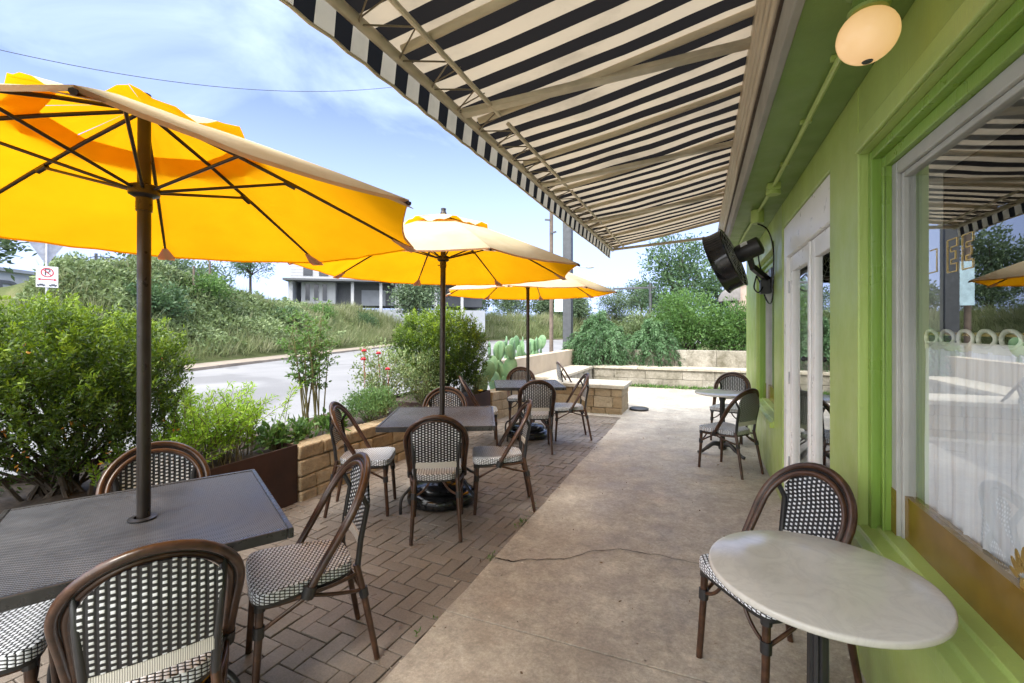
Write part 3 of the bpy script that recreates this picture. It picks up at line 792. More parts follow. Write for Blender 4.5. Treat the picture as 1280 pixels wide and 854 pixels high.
for a, b_ in segs: mb.tube([(XL, a, ZL-0.03), (XL, b_, ZL-0.03)], 0.0125, n=8)
mb.build('girder_tube', M['bar'], awn, smooth=40)
mb = MB(); y = YA0 + 0.1; k = 0
while y < YA1-0.3:
    mb.tube([(XB+0.012, y, ZB-0.05), (XL, y+0.13, ZL-0.035), (XB+0.012, y+0.26, ZB-0.05)], 0.0045, n=5)
    mb.tube([(XB+0.012, y, ZB-0.03), (XL, y-0.02, ZL+0.0)], 0.0035, n=5)
    y += 0.26
mb.build('girder_rods', M['rod'], awn, smooth=40)
for ya in (-1.75, -0.35, 1.05, 2.62, 3.98, 5.45):
    m = MB(); m.bar((0.25, ya, 2.965), (XB+0.03, ya-0.38, ZB-0.045), 0.068, 0.030); m.build('arm', M['bar'], awn, bevel=0.006)
m = MB(); m.bar((0.26, YA1-0.03, 2.80), (XB+0.03, YA1-0.03, ZB-0.03), 0.045, 0.035); m.build('arm', M['bar'], awn, bevel=0.006)
y = YA0 + STRIPE*0.5
k = 0
yy = math.floor((YA0+50)/(2*STRIPE))*2*STRIPE - 50 + STRIPE*0.5
while yy < YA1:
    if k % 4 == 2 and yy > YA0 and yy < YA1-0.1:
        m = MB(); m.tube([(XF-0.02, yy, ZF-0.022), (XF+(XB-XF)*.5, yy, (ZF+ZB)/2-0.036), (XB+0.05, yy, ZB-0.020)], 0.019, n=10)
        m.build('rafter', M['sleeve'], awn, smooth=40)
    yy += 2*STRIPE; k += 1
mb = MB(); mb.box(0.272, 0.2845, YA0-0.1, YA1+0.05, 2.715, 2.965); mb.build('rail_channel', M['railback'], awn)
mb = MB()
for z, d_ in ((2.745, 0.268), (2.815, 0.262), (2.885, 0.256), (2.945, 0.250)):
    mb.tube([(d_, YA0-0.1, z), (d_, YA1+0.05, z)], 0.0185, n=12)
mb.box(0.235, 0.284, YA0-0.1, YA1+0.05, 2.966, 3.018)
mb.build('wall_rail', M['rail'], awn, smooth=40)
# ------------------------------------------------------------------ bistro chair
def bistro_chair():
    """Faces local +Y, origin on the ground under the seat."""
    r = empty('bistro_chair')
    # seat: rounded woven cushion of strands
    def outline(sc=1.0, n=44):
        pts = []
        for i in range(n):
            a = 2*PI*i/n; c, s_ = math.cos(a), math.sin(a); e = 0.40
            x = math.copysign(abs(c)**e, c); y = math.copysign(abs(s_)**e, s_)
            wd = 0.193 + 0.045*y
            pts.append((x*wd*sc, 0.012 + y*0.208*sc))
        return pts
    mb = MB(); rings = [(0.0, 0.449), (0.45, 0.4505), (0.8, 0.454), (0.94, 0.456), (0.99, 0.452), (1.0, 0.445), (1.0, 0.412)]
    n = 44; vs = []; per = 0.0
    for k, (sc, z) in enumerate(rings[1:]):
        for x, y in outline(sc): vs.append((x, y, z))
    vs.append((0, 0.012, rings[0][1])); ctr = len(vs)-1
    fs = []; uv = []
    P1 = outline(1.0); cum = [0]
    for i in range(n): cum.append(cum[-1] + math.dist(P1[i], P1[(i+1) % n]))
    for i in range(n):
        j = (i+1) % n; fs.append((ctr, i, j)); uv.append([(vs[ctr][0], vs[ctr][1]), vs[i][:2], vs[j][:2]])
    for k in range(len(rings)-2):
        for i in range(n):
            j = (i+1) % n; q = (k*n+i, (k+1)*n+i, (k+1)*n+j, k*n+j); fs.append(q)
            if k < 3: uv.append([vs[t_][:2] for t_ in q])
            else:
                za, zb = rings[k+1][1], rings[k+2][1]; o_ = 0.012*(k-3)
                uv.append([(cum[i], .5+za*1.5), (cum[i], .5+zb*1.5), (cum[i+1], .5+zb*1.5), (cum[i+1], .5+za*1.5)])
    mb.add(vs, fs, uv); mb.build('seat', M['weave_seat'], r, smooth=50)
    mb = MB(); P0 = outline(0.985)
    vs = [(x, y, 0.4115) for x, y in P0] + [(x, y, 0.396) for x, y in P0]
    mb.add(vs, [tuple(range(n-1, -1, -1))[::-1], tuple(range(2*n-1, n-1, -1))] + [(i, n+i, n+(i+1) % n, (i+1) % n) for i in range(n)])
    mb.build('seat_frame', M['black'], r, smooth=50)
    # hoop
    hy = lambda z: -0.005 - (z-0.43)*0.60
    py = lambda z: -0.203 - (z-0.47)*0.195
    def hoop(w0, w1, zs, rz):
        pts = [(-w0, hy(0.405), 0.405), (-(w0*.45+w1*.55), hy(0.56), 0.56), (-w1, hy(0.66), 0.66)]
        for i in range(0, 25):
            a = PI - PI*i/24
            pts.append((w1*math.cos(a), hy(zs + rz*math.sin(a)), zs + rz*math.sin(a)))
        pts += [(w1, hy(0.66), 0.66), (w0*.45+w1*.55, hy(0.56), 0.56), (w0, hy(0.405), 0.405)]
        return pts
    mb = MB(); mb.tube(hoop(0.205, 0.222, 0.685, 0.198), 0.0150, n=10); mb.build('back_hoop', M['bamboo'], r, smooth=60)
    mb = MB(); mb.tube(hoop(0.190, 0.194, 0.68, 0.171), 0.0125, n=10); mb.build('inner_hoop', M['bamboo'], r, smooth=60)
    mb = MB(); mb.tube(hoop(0.1985, 0.2085, 0.683, 0.1835), 0.0065, n=6); mb.build('hoop_filler', M['black'], r, smooth=60)
    mb = MB()                                                           # black bindings where the hoop meets the seat
    for s_ in (-1, 1):
        mb = MB(); mb.tube([(s_*0.199, hy(0.40), 0.385), (s_*0.199, hy(0.425), 0.43)], 0.027, n=10); mb.build('binding', M['black'], r, smooth=40)
    # woven backrest, two faces
    mb = MB(); nx, nz = 12, 18; vs = []; fs = []; uv = []; ZB, ZT = 0.555, 0.846
    def half(z):
        side = 0.142 + 0.085*(z-0.47)
        arc = 0.186*math.sqrt(max(0.0, 1-((z-0.68)/0.168)**2)) if z > 0.68 else 1
        return min(side, arc)
    for off in (0.004, -0.004):
        b0 = len(vs)
        for j in range(nz+1):
            k = j/nz; z = ZB + (ZT-ZB)*(1-(1-k)**1.5); wv = half(z)
            for i in range(nx+1):
                x = wv*(2*i/nx-1)
                y = py(z) - 0.016*(1-(x/0.18)**2) + off + (hy(z)-py(z))*max(0, (z-0.72)/0.12)*0.6
                vs.append((x, y, z))
        for j in range(nz):
            for i in range(nx):
                a = b0 + j*(nx+1)+i; q = (a, a+1, a+nx+2, a+nx+1)
                if off > 0: q = q[::-1]
                fs.append(q); uv.append([(vs[t_][0]+1, vs[t_][2]) for t_ in q])
    mb.add(vs, fs, uv); mb.build('backrest', M['weave_back'], r, smooth=60)
    mb = MB()
    vs = []; fs = []
    for i in range(13):
        x = 0.145*(2*i/12-1); y = py(0.53) - 0.016*(1-(x/0.18)**2)
        for dy, z in ((0.008, 0.512), (0.008, 0.556), (-0.008, 0.556), (-0.008, 0.512)): vs.append((x, y+dy, z))
    for i in range(12):
        for k in range(4): fs.append((i*4+k, i*4+(k+1) % 4, i*4+4+(k+1) % 4, i*4+4+k))
    mb.add(vs, fs); mb.build('back_rail', M['strandband'], r, smooth=40)
    for s_ in (-1, 1):                                                  # black bound back posts
        mb = MB(); mb.tube([(s_*0.150, -0.205, 0.425), (s_*0.152, py(0.55), 0.55), (s_*0.163, py(0.70)+.002, 0.70), (s_*0.172, hy(0.775)+.002, 0.775)], [0.0135, 0.0135, 0.0125, 0.011], n=8)
        mb.build('back_post', M['black'], r, smooth=60)
    for s_ in (-1, 1):
        mb = MB(); mb.tube([(s_*0.150, -0.200, 0.445), (s_*0.158, -0.232, 0.30), (s_*0.172, -0.288, 0.0)], [0.0155, 0.0155, 0.0135], n=9)
        lg = mb.build('leg', M['bamboo'], r, smooth=60)
        b = MB(); b.tube([(s_*0.1565, -0.226, 0.335), (s_*0.158, -0.234, 0.295)], 0.0205, n=9); b.build('wrap', M['black'], lg, smooth=40)
        mb = MB(); mb.tube([(s_*0.178, 0.182, 0.425), (s_*0.181, 0.188, 0.26), (s_*0.188, 0.205, 0.0)], [0.0165, 0.0155, 0.0140], n=9)
        lg = mb.build('leg', M['bamboo'], r, smooth=60)
        b = MB(); b.tube([(s_*0.1795, 0.186, 0.315), (s_*0.1805, 0.188, 0.270)], 0.0215, n=9)
        b.build('wrap', M['black'], lg, smooth=40)
        b = MB(); b.tube([(s_*0.1775, 0.181, 0.430), (s_*0.178, 0.183, 0.375)], 0.0215, n=9); b.build('wrap', M['black'], lg, smooth=40)
    q = lambda a, b_, c_, n_=8: [Vector(a)*(1-t_)**2 + Vector(b_)*2*t_*(1-t_) + Vector(c_)*t_*t_ for t_ in [i/n_ for i in range(n_+1)]]
    for s_ in (-1, 1):
        mb = MB(); mb.tube(q((s_*0.18, 0.185, 0.29), (s_*0.20, 0.12, 0.335), (s_*0.199, 0.0, 0.395)), 0.0085, n=7); mb.build('brace', M['bamboo'], r, smooth=60)
        mb = MB(); mb.tube(q((s_*0.18, 0.180, 0.385), (s_*0.195, 0.09, 0.385), (s_*0.199, 0.0, 0.40)), 0.0085, n=7); mb.build('brace', M['bamboo'], r, smooth=60)
        mb = MB(); mb.tube(q((s_*0.199, 0.0, 0.392), (s_*0.19, -0.10, 0.355), (s_*0.157, -0.228, 0.325)), 0.0085, n=7); mb.build('brace', M['bamboo'], r, smooth=60)
        mb = MB(); mb.tube(q((s_*0.199, 0.0, 0.40), (s_*0.19, -0.10, 0.395), (s_*0.153, -0.21, 0.405)), 0.0085, n=7); mb.build('brace', M['bamboo'], r, smooth=60)
        mb = MB(); mb.tube(q((s_*0.178, 0.187, 0.30), (s_*0.10, 0.19, 0.315), (s_*0.055, 0.185, 0.405)), 0.0080, n=7); mb.build('brace', M['bamboo'], r, smooth=60)
        mb = MB(); mb.tube(q((s_*0.156, -0.228, 0.315), (s_*0.09, -0.22, 0.33), (s_*0.045, -0.18, 0.405)), 0.0080, n=7); mb.build('brace', M['bamboo'], r, smooth=60)
    return r

CH = bistro_chair()
def face(dx, dy): return math.atan2(dy, dx) - PI/2
CHAIRS = [
    (-1.66, 0.94, (-.86, .50), 'large chair at the bottom edge, back to us, half under the near table', 'near'),
    (-1.67, 1.55, (-.57, -.82), 'chair in side view with white speckled seat, between near mesh table and walkway', 'near'),
    (-2.47, 1.40, (.86, -.50), 'chair behind the near mesh table, its arched back rising in front of the big shrub', 'near'),
    (-2.31, 0.72, (.50, .86), 'chair cut off at the left, only its seat showing under the near table', 'near'),
    (-1.86, 3.00, (-.50, .87), 'chair with its back straight to us, in front of the middle mesh table', 'mid'),
    (-1.60, 3.56, (-.88, -.47), 'chair in profile right of the middle table, back leaning towards the walkway', 'mid'),
    (-2.60, 3.08, (.88, .47), 'chair left of the middle mesh table, backed against the golden stone planter wall', 'mid'),
    (-2.38, 3.96, (.44, -.90), 'chair on the far side of the middle table, arched back below the round shrub', 'mid'),
    (-1.92, 5.42, (-.42, .91), 'chair with its back to us in front of the farthest mesh table', 'far'),
    (-1.70, 6.14, (-.90, -.44), 'chair in profile right of the farthest mesh table, before the stone bench end', 'far'),
    (-2.60, 6.66, (.40, -.92), 'chair behind the farthest mesh table, its back in front of the rendered wall', 'far'),
    (-2.68, 5.40, (.88, .47), 'chair left of the farthest mesh table, tilted beside the yellow flowers', 'far'),
    (-2.26, 8.42, (.86, .50), 'chair standing alone beyond the mesh tables on the stone bench top side', 'bench'),
    (0.27, 2.22, (-.80, -.60), 'chair behind the near marble table, back against the green window wall', 'wall'),
    (0.26, 5.38, (-.79, .61), 'dark chair in front of the far marble table, beyond the French doors', 'wall'),
    (0.36, 6.86, (-.25, -.97), 'chair behind the far marble table at the green corner pier', 'wall'),
]
GRP = 'brown bamboo bistro chairs with black and white weave'
for i, (x, y, d_, lab, g_) in enumerate(CHAIRS):
    o = CH if i == 0 else copy_tree(CH)
    o.location = (x, y, 0.006 if x > -1.25 else 0.0); o.rotation_euler = (0, 0, face(*d_))
    tag(o, lab, 'chair', GRP)

# ------------------------------------------------------------------ square mesh tables
def mesh_table():
    r = empty('square_table'); H = 0.465; zt = 0.742
    mb = MB(); mb.box(-H+0.018, H-0.018, -H+0.018, H-0.018, zt-0.010, zt-0.0045); mb.build('top', M['meshtop'], r)
    mb = MB()
    for k in range(4):
        Mx = Matrix.Rotation(k*PI/2, 4, 'Z')
        mb.box(-H+0.0005*k, H-0.022, -H, -H+0.020, zt-0.040, zt, mat=Mx)
    mb.build('rim', M['tableframe'], r, bevel=0.004)
    mb = MB(); mb.lathe([(0.046, zt-0.004), (0.048, zt+0.003), (0.028, zt+0.006), (0.026, zt-0.004)], 24); mb.build('collar', M['black'], r, smooth=40)
    for k in range(4):
        a = PI/4 + k*PI/2; c, s_ = math.cos(a), math.sin(a)
        P = [(0.20, zt-0.03), (0.17, 0.62), (0.165, 0.42), (0.20, 0.30), (0.33, 0.185), (0.40, 0.14), (0.425, 0.09), (0.428, 0.0)]
        m = MB(); m.tube(curve([(rr*c, rr*s_, z) for rr, z in P], 5), 0.0125, n=8); m.build('leg', M['black'], r, smooth=60)
    for z, rr in ((0.40, 0.165), (zt-0.028, 0.2)):
        mb = MB(); mb.tube([(rr*math.cos(PI/4+k*PI/2), rr*math.sin(PI/4+k*PI/2), z) for k in range(4)], 0.008, n=6, closed=True)
        mb.build('stretcher', M['black'], r, smooth=60)
    return r
TBL = mesh_table()
TAB = [(-2.075, 1.125, R(-30), 'black perforated steel table nearest us at the lower left', 2.0),
       (-2.115, 3.48, R(26), 'middle one of the three black steel tables, under the second yellow umbrella', 2.0),
       (-2.25, 6.02, R(26), 'farthest of the three black steel tables, beside the stone bench', 2.0)]
for i, (x, y, a, lab, _) in enumerate(TAB):
    o = TBL if i == 0 else copy_tree(TBL)
    o.location = (x, y, 0); o.rotation_euler = (0, 0, a); tag(o, lab, 'table', 'square black mesh tables')

def umbrella_base():
    r = empty('umbrella_base')
    mb = MB(); mb.lathe([(0.262, 0.0), (0.292, 0.012), (0.298, 0.05), (0.285, 0.085), (0.262, 0.098), (0.235, 0.103)], 44); mb.build('lower_ring', M['blackgloss'], r, smooth=50)
    mb = MB(); mb.lathe([(0.19, 0.1035), (0.225, 0.110), (0.232, 0.135), (0.215, 0.158), (0.14, 0.172), (0.07, 0.185), (0.042, 0.20), (0.040, 0.31), (0.034, 0.315)], 44); mb.build('upper_ring', M['blackgloss'], r, smooth=50)
    mb = MB(); mb.tube([(0.04, 0, 0.27), (0.085, 0, 0.27)], 0.008); mb.sphere((0.095, 0, 0.27), 0.02, 0.02, 0.012); mb.build('knob', M['black'], r, smooth=50)
    return r
UB = umbrella_base()
for i, (x, y, a, lab, _) in enumerate(TAB):
    o = UB if i == 0 else copy_tree(UB)
    o.location = (x, y, 0); o.rotation_euler = (0, 0, a)
    tag(o, ('stacked round black umbrella base under the nearest steel table', 'stacked round black umbrella base behind the chair at the middle table',
            'stacked round black umbrella base below the farthest steel table')[i], 'umbrella base', 'black umbrella bases')

# ------------------------------------------------------------------ yellow umbrellas
def umbrella(x, y, rim, apex, hub, a0, lab, seed, tilt=(0, 0), RR=1.25, shear=(0, 0)):
    rg = random.Random(seed)
    r = empty('patio_umbrella', (x, y, 0), 0, lab, 'umbrella', 'yellow market umbrellas on bronze poles')
    r.rotation_euler = (tilt[0], tilt[1], 0)
    zr = lambda q: apex - 0.02 - (apex-0.02-rim)*(q/RR)**1.10
    zp = lambda x, y, q: zr(q) + shear[0]*x + shear[1]*y
    A = [a0 + k*PI/4 for k in range(8)]
    def panel_pt(k, u, q, lift=0.0, sag=0.030, R0=RR):
        a, b_ = A[k], A[(k+1) % 8] if k < 7 else A[0] + 2*PI
        p = Vector((math.cos(a)*q, math.sin(a)*q, 0))*(1-u) + Vector((math.cos(b_)*q, math.sin(b_)*q, 0))*u; p.z = zp(p.x, p.y, q)
        s_ = math.sin(PI*u)*(q/RR)**1.5
        p.z -= sag*s_*0.4; f = 1 - 0.035*s_*max(0, (q/RR-0.7)/0.3); p.x *= f; p.y *= f
        p.z += lift + (0.007*noise.noise(Vector((p.x*3+seed, p.y*3, 0))) + 0.008*noise.noise(Vector((p.x*8+seed, p.y*8, 3)))*(q/RR))*math.sin(PI*u)
        return p
    mb = MB(); nu, nq = 8, 14
    for k in range(8):
        vs = []; fs = []
        for i in range(nu+1):
            for j in range(nq+1): vs.append(panel_pt(k, i/nu, 0.30 + (RR-0.30)*j/nq))
        for i in range(nu):
            for j in range(nq):
                a = i*(nq+1)+j; fs.append((a, a+1, a+nq+2, a+nq+1))
        mb.add(vs, fs)
        vs = [];fs = []                                                  # hem turned down at the rim
        for i in range(nu+1):
            p = panel_pt(k, i/nu, RR); vs += [p, p + Vector((-p.x*0.006, -p.y*0.006, -0.010))]
        for i in range(nu): fs.append((2*i, 2*i+1, 2*i+3, 2*i+2))
        mb.add(vs, fs)
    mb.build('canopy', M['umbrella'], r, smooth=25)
    mb = MB()
    for k in range(8):
        vs = []; fs = []; nu2 = 10
        for i in range(nu2+1):
            u = i/nu2
            for j in range(7):
                q = 0.03 + (0.43-0.03)*j/6
                p = panel_pt(k, u, q, 0.010 + 0.014*(j/6), 0.0)
                p.z += (0.016*(j/6)**2)*math.sin(u*PI*2 + seed) + 0.010*(j/6)**2*math.sin(u*PI*5 + k*2)
                vs.append(p)
        for i in range(nu2):
            for j in range(6):
                a = i*7+j; fs.append((a, a+1, a+8, a+7))
        mb.add(vs, fs)
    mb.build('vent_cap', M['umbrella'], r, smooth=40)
    mb = MB(); mb.tube([(0, 0, 0.12), (0, 0, hub-0.05), (0, 0, apex-0.02)], [0.0235, 0.0235, 0.022], n=14); mb.build('pole', M['bronze'], r, smooth=40)
    mb = MB(); mb.tube([(0, 0, apex-0.01), (0, 0, apex+0.012), (0, 0, apex+0.034), (0, 0, apex+0.038)], [0.03, 0.02, 0.023, 0.012], n=12); mb.build('finial', M['bronze'], r, smooth=40)
    mb = MB(); mb.tube([(0, 0, hub-0.085), (0, 0, hub-0.03)], 0.028, n=16); mb.tube([(0, 0, hub-0.03), (0, 0, hub-0.02), (0, 0, hub+0.015), (0, 0, hub+0.022)], [0.035, 0.052, 0.052, 0.035], n=16)
    mb.tube([(-0.055, 0.0, hub-0.06), (0.03, 0.01, hub-0.06)], 0.004, n=6)
    mb.build('hub', M['bronze'], r, smooth=40)
    for k in range(8):
        a = A[k]; c, s_ = math.cos(a), math.sin(a)
        pts = [(c*q, s_*q, zp(c*q, s_*q, q)-0.014) for q in (0.03, 0.3, 0.6, 0.9, RR-0.02)]
        m = MB(); m.tube(pts, [0.008, 0.008, 0.008, 0.007, 0.006], n=7); rb = m.build('rib', M['bronze'], r, smooth=60)
        q = RR*0.46
        m = MB(); m.tube([(c*0.045, s_*0.045, hub), (c*q, s_*q, zp(c*q, s_*q, q)-0.020)], 0.0065, n=7); m.tube([(c*e_, s_*e_, zp(c*e_, s_*e_, e_)-0.024) for e_ in (q-0.02, q+0.03)], 0.011, n=7)
        m.build('strut', M['bronze'], rb, smooth=60)
        m = MB(); m.tube([(c*e_, s_*e_, zp(c*e_, s_*e_, e_)-0.013) for e_ in (RR-0.05, RR+0.004)], 0.0075, n=7); m.build('tip', M['rust'], rb, smooth=60)
        m = MB(); vs = []                                                  # cloth pocket sewn over the rib end
        for e_, wd in ((RR-0.12, 0.012), (RR-0.03, 0.042), (RR-0.002, 0.040)):
            for sg in (-1, 1): vs.append((c*e_-s_*wd*sg, s_*e_+c*wd*sg, zp(c*e_, s_*e_, e_)-0.022))
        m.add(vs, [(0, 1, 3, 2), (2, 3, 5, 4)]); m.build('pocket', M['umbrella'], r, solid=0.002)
    return r
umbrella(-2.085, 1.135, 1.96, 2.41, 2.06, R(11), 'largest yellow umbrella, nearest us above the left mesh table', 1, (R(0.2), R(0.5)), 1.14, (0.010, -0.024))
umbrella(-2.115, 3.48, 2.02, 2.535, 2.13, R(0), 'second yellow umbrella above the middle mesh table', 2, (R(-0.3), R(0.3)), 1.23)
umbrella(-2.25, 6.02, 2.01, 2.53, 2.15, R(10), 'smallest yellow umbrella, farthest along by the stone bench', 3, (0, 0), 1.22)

# ------------------------------------------------------------------ round marble tables
def round_table():
    r = empty('marble_table')
    mb = MB(); n = 56; prof = [(0.300, 0.715), (0.308, 0.717), (0.311, 0.722), (0.311, 0.731), (0.309, 0.7355), (0.304, 0.7375), (0.15, 0.7375), (0.01, 0.7375)]
    mb.lathe(prof, n); mb.build('top', M['marble'], r, smooth=50)
    mb = MB()
    mb.lathe([(0.02, 0.04), (0.045, 0.06), (0.05, 0.10), (0.036, 0.13), (0.030, 0.16)], 20)
    mb.lathe([(0.10, 0.7145), (0.10, 0.705), (0.045, 0.690), (0.036, 0.665), (0.040, 0.655), (0.034, 0.645), (0.036, 0.638)], 24)
    vs = []; fs = []; n = 32                                             # fluted shaft
    for z in (0.15, 0.645):
        for k in range(n):
            a = 2*PI*k/n; rr = (0.031 if k % 4 else 0.025) - (0.003 if z > 0.5 else 0)
            vs.append((rr*math.cos(a), rr*math.sin(a), z))
    for k in range(n): fs.append((k, (k+1) % n, n+(k+1) % n, n+k))
    mb.add(vs, fs); mb.build('column', M['black'], r, smooth=45)
    for k in range(3):
        a = k*2*PI/3 + 0.5; c, s_ = math.cos(a), math.sin(a)
        m = MB(); m.tube(curve([(rr*c, rr*s_, z) for rr, z in ((0.02, 0.11), (0.10, 0.125), (0.18, 0.075), (0.245, 0.03), (0.29, 0.016))], 5), [0.03]*6+[0.026]*5+[0.021]*5+[0.02]*5, n=8)
        m.build('foot', M['black'], r, smooth=60)
    return r
RT = round_table(); RT.location = (0.335, 1.665, 0.008)
tag(RT, 'round marble bistro table in the right foreground on a fluted black column', 'table', 'round marble tables')
o = copy_tree(RT); o.location = (0.24, 6.03, 0.008); o.rotation_euler = (0, 0, 0.9)
tag(o, 'small marble table far along the green wall between two chairs', 'table', 'round marble tables')

# ------------------------------------------------------------------ stone and steel planters
def blocks(mb, a, b, z0, z1, th, courses, wmin, wmax, jit=0.006, seed=0, gap=0.006):
    """Courses of separate stone blocks along a->b, thickness th to the left of that direction."""
    rg = random.Random(seed); a = Vector((a[0], a[1], 0)); b = Vector((b[0], b[1], 0)); d = b-a; Lg = d.length; d.normalize()
    nrm = Vector((-d.y, d.x, 0)); hs = [rg.uniform(0.8, 1.2) for _ in range(courses)]; tot = sum(hs); z = z0
    for h in hs:
        h = h/tot*(z1-z0); x = 0
        while x < Lg-1e-4:
            wv = min(rg.uniform(wmin, wmax), Lg-x)
            if Lg-x-wv < wmin*0.5: wv = Lg-x
            q = []
            for dz in (gap/2, h-gap/2):
                for (t_, u) in ((x+gap/2, 0), (x+wv-gap/2, 0), (x+wv-gap/2, th), (x+gap/2, th)):
                    p = a + d*t_ + nrm*u + Vector((0, 0, z+dz))
                    q.append(p + Vector((rg.uniform(-jit, jit), rg.uniform(-jit, jit), rg.uniform(-jit, jit)*0.4)))
            mb.add(q, [(0,3,2,1),(4,5,6,7),(0,1,5,4),(1,2,6,5),(2,3,7,6),(3,0,4,7)], rnd=min(1, max(0, rg.gauss(0.5, 0.28))))
            x += wv
        z += h

# near rusted steel planter: bent sheet, soil inside
def steel_planter(x, y0, y1, back, h, lab, seed):
    r = site('steel_planter', (x, (y0+y1)/2, 0), lab, 'planter', 'dark rusted steel planters')
    mb = MB(); t_ = 0.012
    mb.box(x-t_, x, y0, y1, -0.1, h); mb.box(back, back+t_, y0, y1, -0.15, h); mb.box(back+t_, x-t_, y0, y0+t_, -0.1, h); mb.box(back+t_, x-t_, y1-t_, y1, -0.1, h)
    for k in range(int((y1-y0)/0.6)): 
        yy = y1-0.3-k*0.6; mb.tube([(x+0.001, yy, h*0.55), (x+0.004, yy, h*0.55)], 0.008); mb.tube([(x+0.001, yy, h*0.2), (x+0.004, yy, h*0.2)], 0.008)
    mb.build('steel_side', M['rust'], r, bevel=0.003)
    soil(r, back+t_, x-t_, y0+t_, y1-t_, h-0.06, seed)
    return r
def soil(r, x0, x1, y0, y1, z, seed):
    mb = MB(); nx = 14; ny = int((y1-y0)/0.08)+2; vs = []; fs = []
    for i in range(nx+1):
        for j in range(ny+1):
            x = x0+(x1-x0)*i/nx; y = y0+(y1-y0)*j/ny
            vs.append((x, y, z + 0.05*noise.noise(Vector((x*4, y*4, seed)))))
    for i in range(nx):
        for j in range(ny): k = i*(ny+1)+j; fs.append((k, k+ny+1, k+ny+2, k+1))
    mb.add(vs, fs); mb.build('soil', M['soil'], r, smooth=60)
steel_planter(-3.24, -1.4, 2.95, -4.35, 0.50, 'long dark rusted steel planter holding the big shrub, nearest us', 1)
steel_planter(-3.20, 5.25, 6.80, -4.35, 0.50, 'short dark rusted steel planter under the round shrub and yellow flowers', 2)
r = site('stone_planter', (-3.3, 4.1, 0), 'golden rough limestone planter wall between the two rusted steel planters', 'planter')
mb = MB(); blocks(mb, (-3.215, 2.956), (-3.17, 5.245), -0.05, 0.485, 0.20, 4, 0.18, 0.40, 0.011, 4); mb.build('wall', M['limestone'], r, bevel=0.016)
mb = MB(); mb.box(-3.405, -3.36, 2.97, 5.24, -0.1, 0.46); soil(r, -4.35, -3.36, 2.96, 5.24, 0.43, 5)
# stone pier, bench and the U of seat walls at the end of the terrace
r = site('stone_bench', (-1.9, 8.4, 0), 'limestone bench with pale slab top and mossy end beside the brick paving', 'bench')
mb = MB(); blocks(mb, (-2.75, 8.10), (-1.27, 8.10), -0.04, 0.455, 0.78, 3, 0.22, 0.42, 0.006, 8); mb.build('base', M['limestone'], r, bevel=0.012)
mb = MB()
for a, b_ in ((-2.80, -2.05), (-2.045, -1.22)): mb.box(a, b_, 8.06, 8.92, 0.458, 0.522, rnd=random.random())
mb.build('slab', M['cap'], r, bevel=0.008)
r = site('stone_pier', (-3.0, 7.4, 0), 'low golden limestone pier left of the farthest mesh table', 'wall')
mb = MB(); blocks(mb, (-3.18, 6.83), (-2.90, 8.05), -0.04, 0.46, 0.30, 3, 0.2, 0.38, 0.006, 9); mb.build('base', M['limestone'], r, bevel=0.012)
r = site('seat_wall', (-3.0, 10.5, 0), 'low cream seat along the rendered wall left of the terrace end', 'bench')
mb = MB(); blocks(mb, (-2.72, 8.93), (-2.72, 12.25), 0.0, 0.455, 0.6, 3, 0.35, 0.7, 0.004, 10); mb.build('base', M['palestone'], r, bevel=0.01)
mb = MB()
for k in range(4): mb.box(-3.33, -2.68, 8.93+k*0.83, 8.93+k*0.83+0.825, 0.458, 0.52, rnd=random.random())
mb.build('slab', M['cap'], r, bevel=0.008)
r = site('rendered_wall', (-3.4, 10.5, 0), 'smooth cream rendered wall sloping away beside the prickly pears', 'wall')
mb = MB(); mb.box(-3.55, -3.345, 7.55, 13.05, -0.1, 0.93); mb.build('face', M['stucco'], r, bevel=0.012)
r = site('seat_wall', (-1.0, 12.6, 0), 'long pale limestone seat across the far end of the terrace', 'bench')
mb = MB(); blocks(mb, (-2.70, 12.30), (2.4, 12.30), 0.0, 0.455, 0.62, 2, 0.55, 0.95, 0.004, 11); mb.build('base', M['palestone'], r, bevel=0.01)
mb = MB(); xx = -2.72
while xx < 2.3: mb.box(xx, xx+1.195, 12.25, 12.93, 0.458, 0.522, rnd=random.random()); xx += 1.2
mb.build('slab', M['cap'], r, bevel=0.008)
r = site('back_wall', (-1.0, 13.0, 0), 'pale sawn limestone wall behind the far seat, bushes hanging over it', 'wall')
mb = MB(); blocks(mb, (-3.34, 12.94), (2.4, 12.94), 0.0, 0.95, 0.30, 2, 0.8, 1.5, 0.004, 12); mb.build('blocks', M['palestone'], r, bevel=0.01)
mb = MB(); mb.box(-3.3, 2.4, 13.24, 16.5, -0.2, 0.80); o = mb.build('planting_bed', M['soil']); o['kind'] = 'structure'
o = MB().lathe([(0.165, 0.0), (0.175, 0.01), (0.175, 0.035), (0.150, 0.045), (0.03, 0.05)], 28, (-1.06, 8.72, 0.008)).build('base_plate', M['black'], smooth=40)
tag(o, 'flat round black plate lying on the concrete by the bench end', 'base plate')
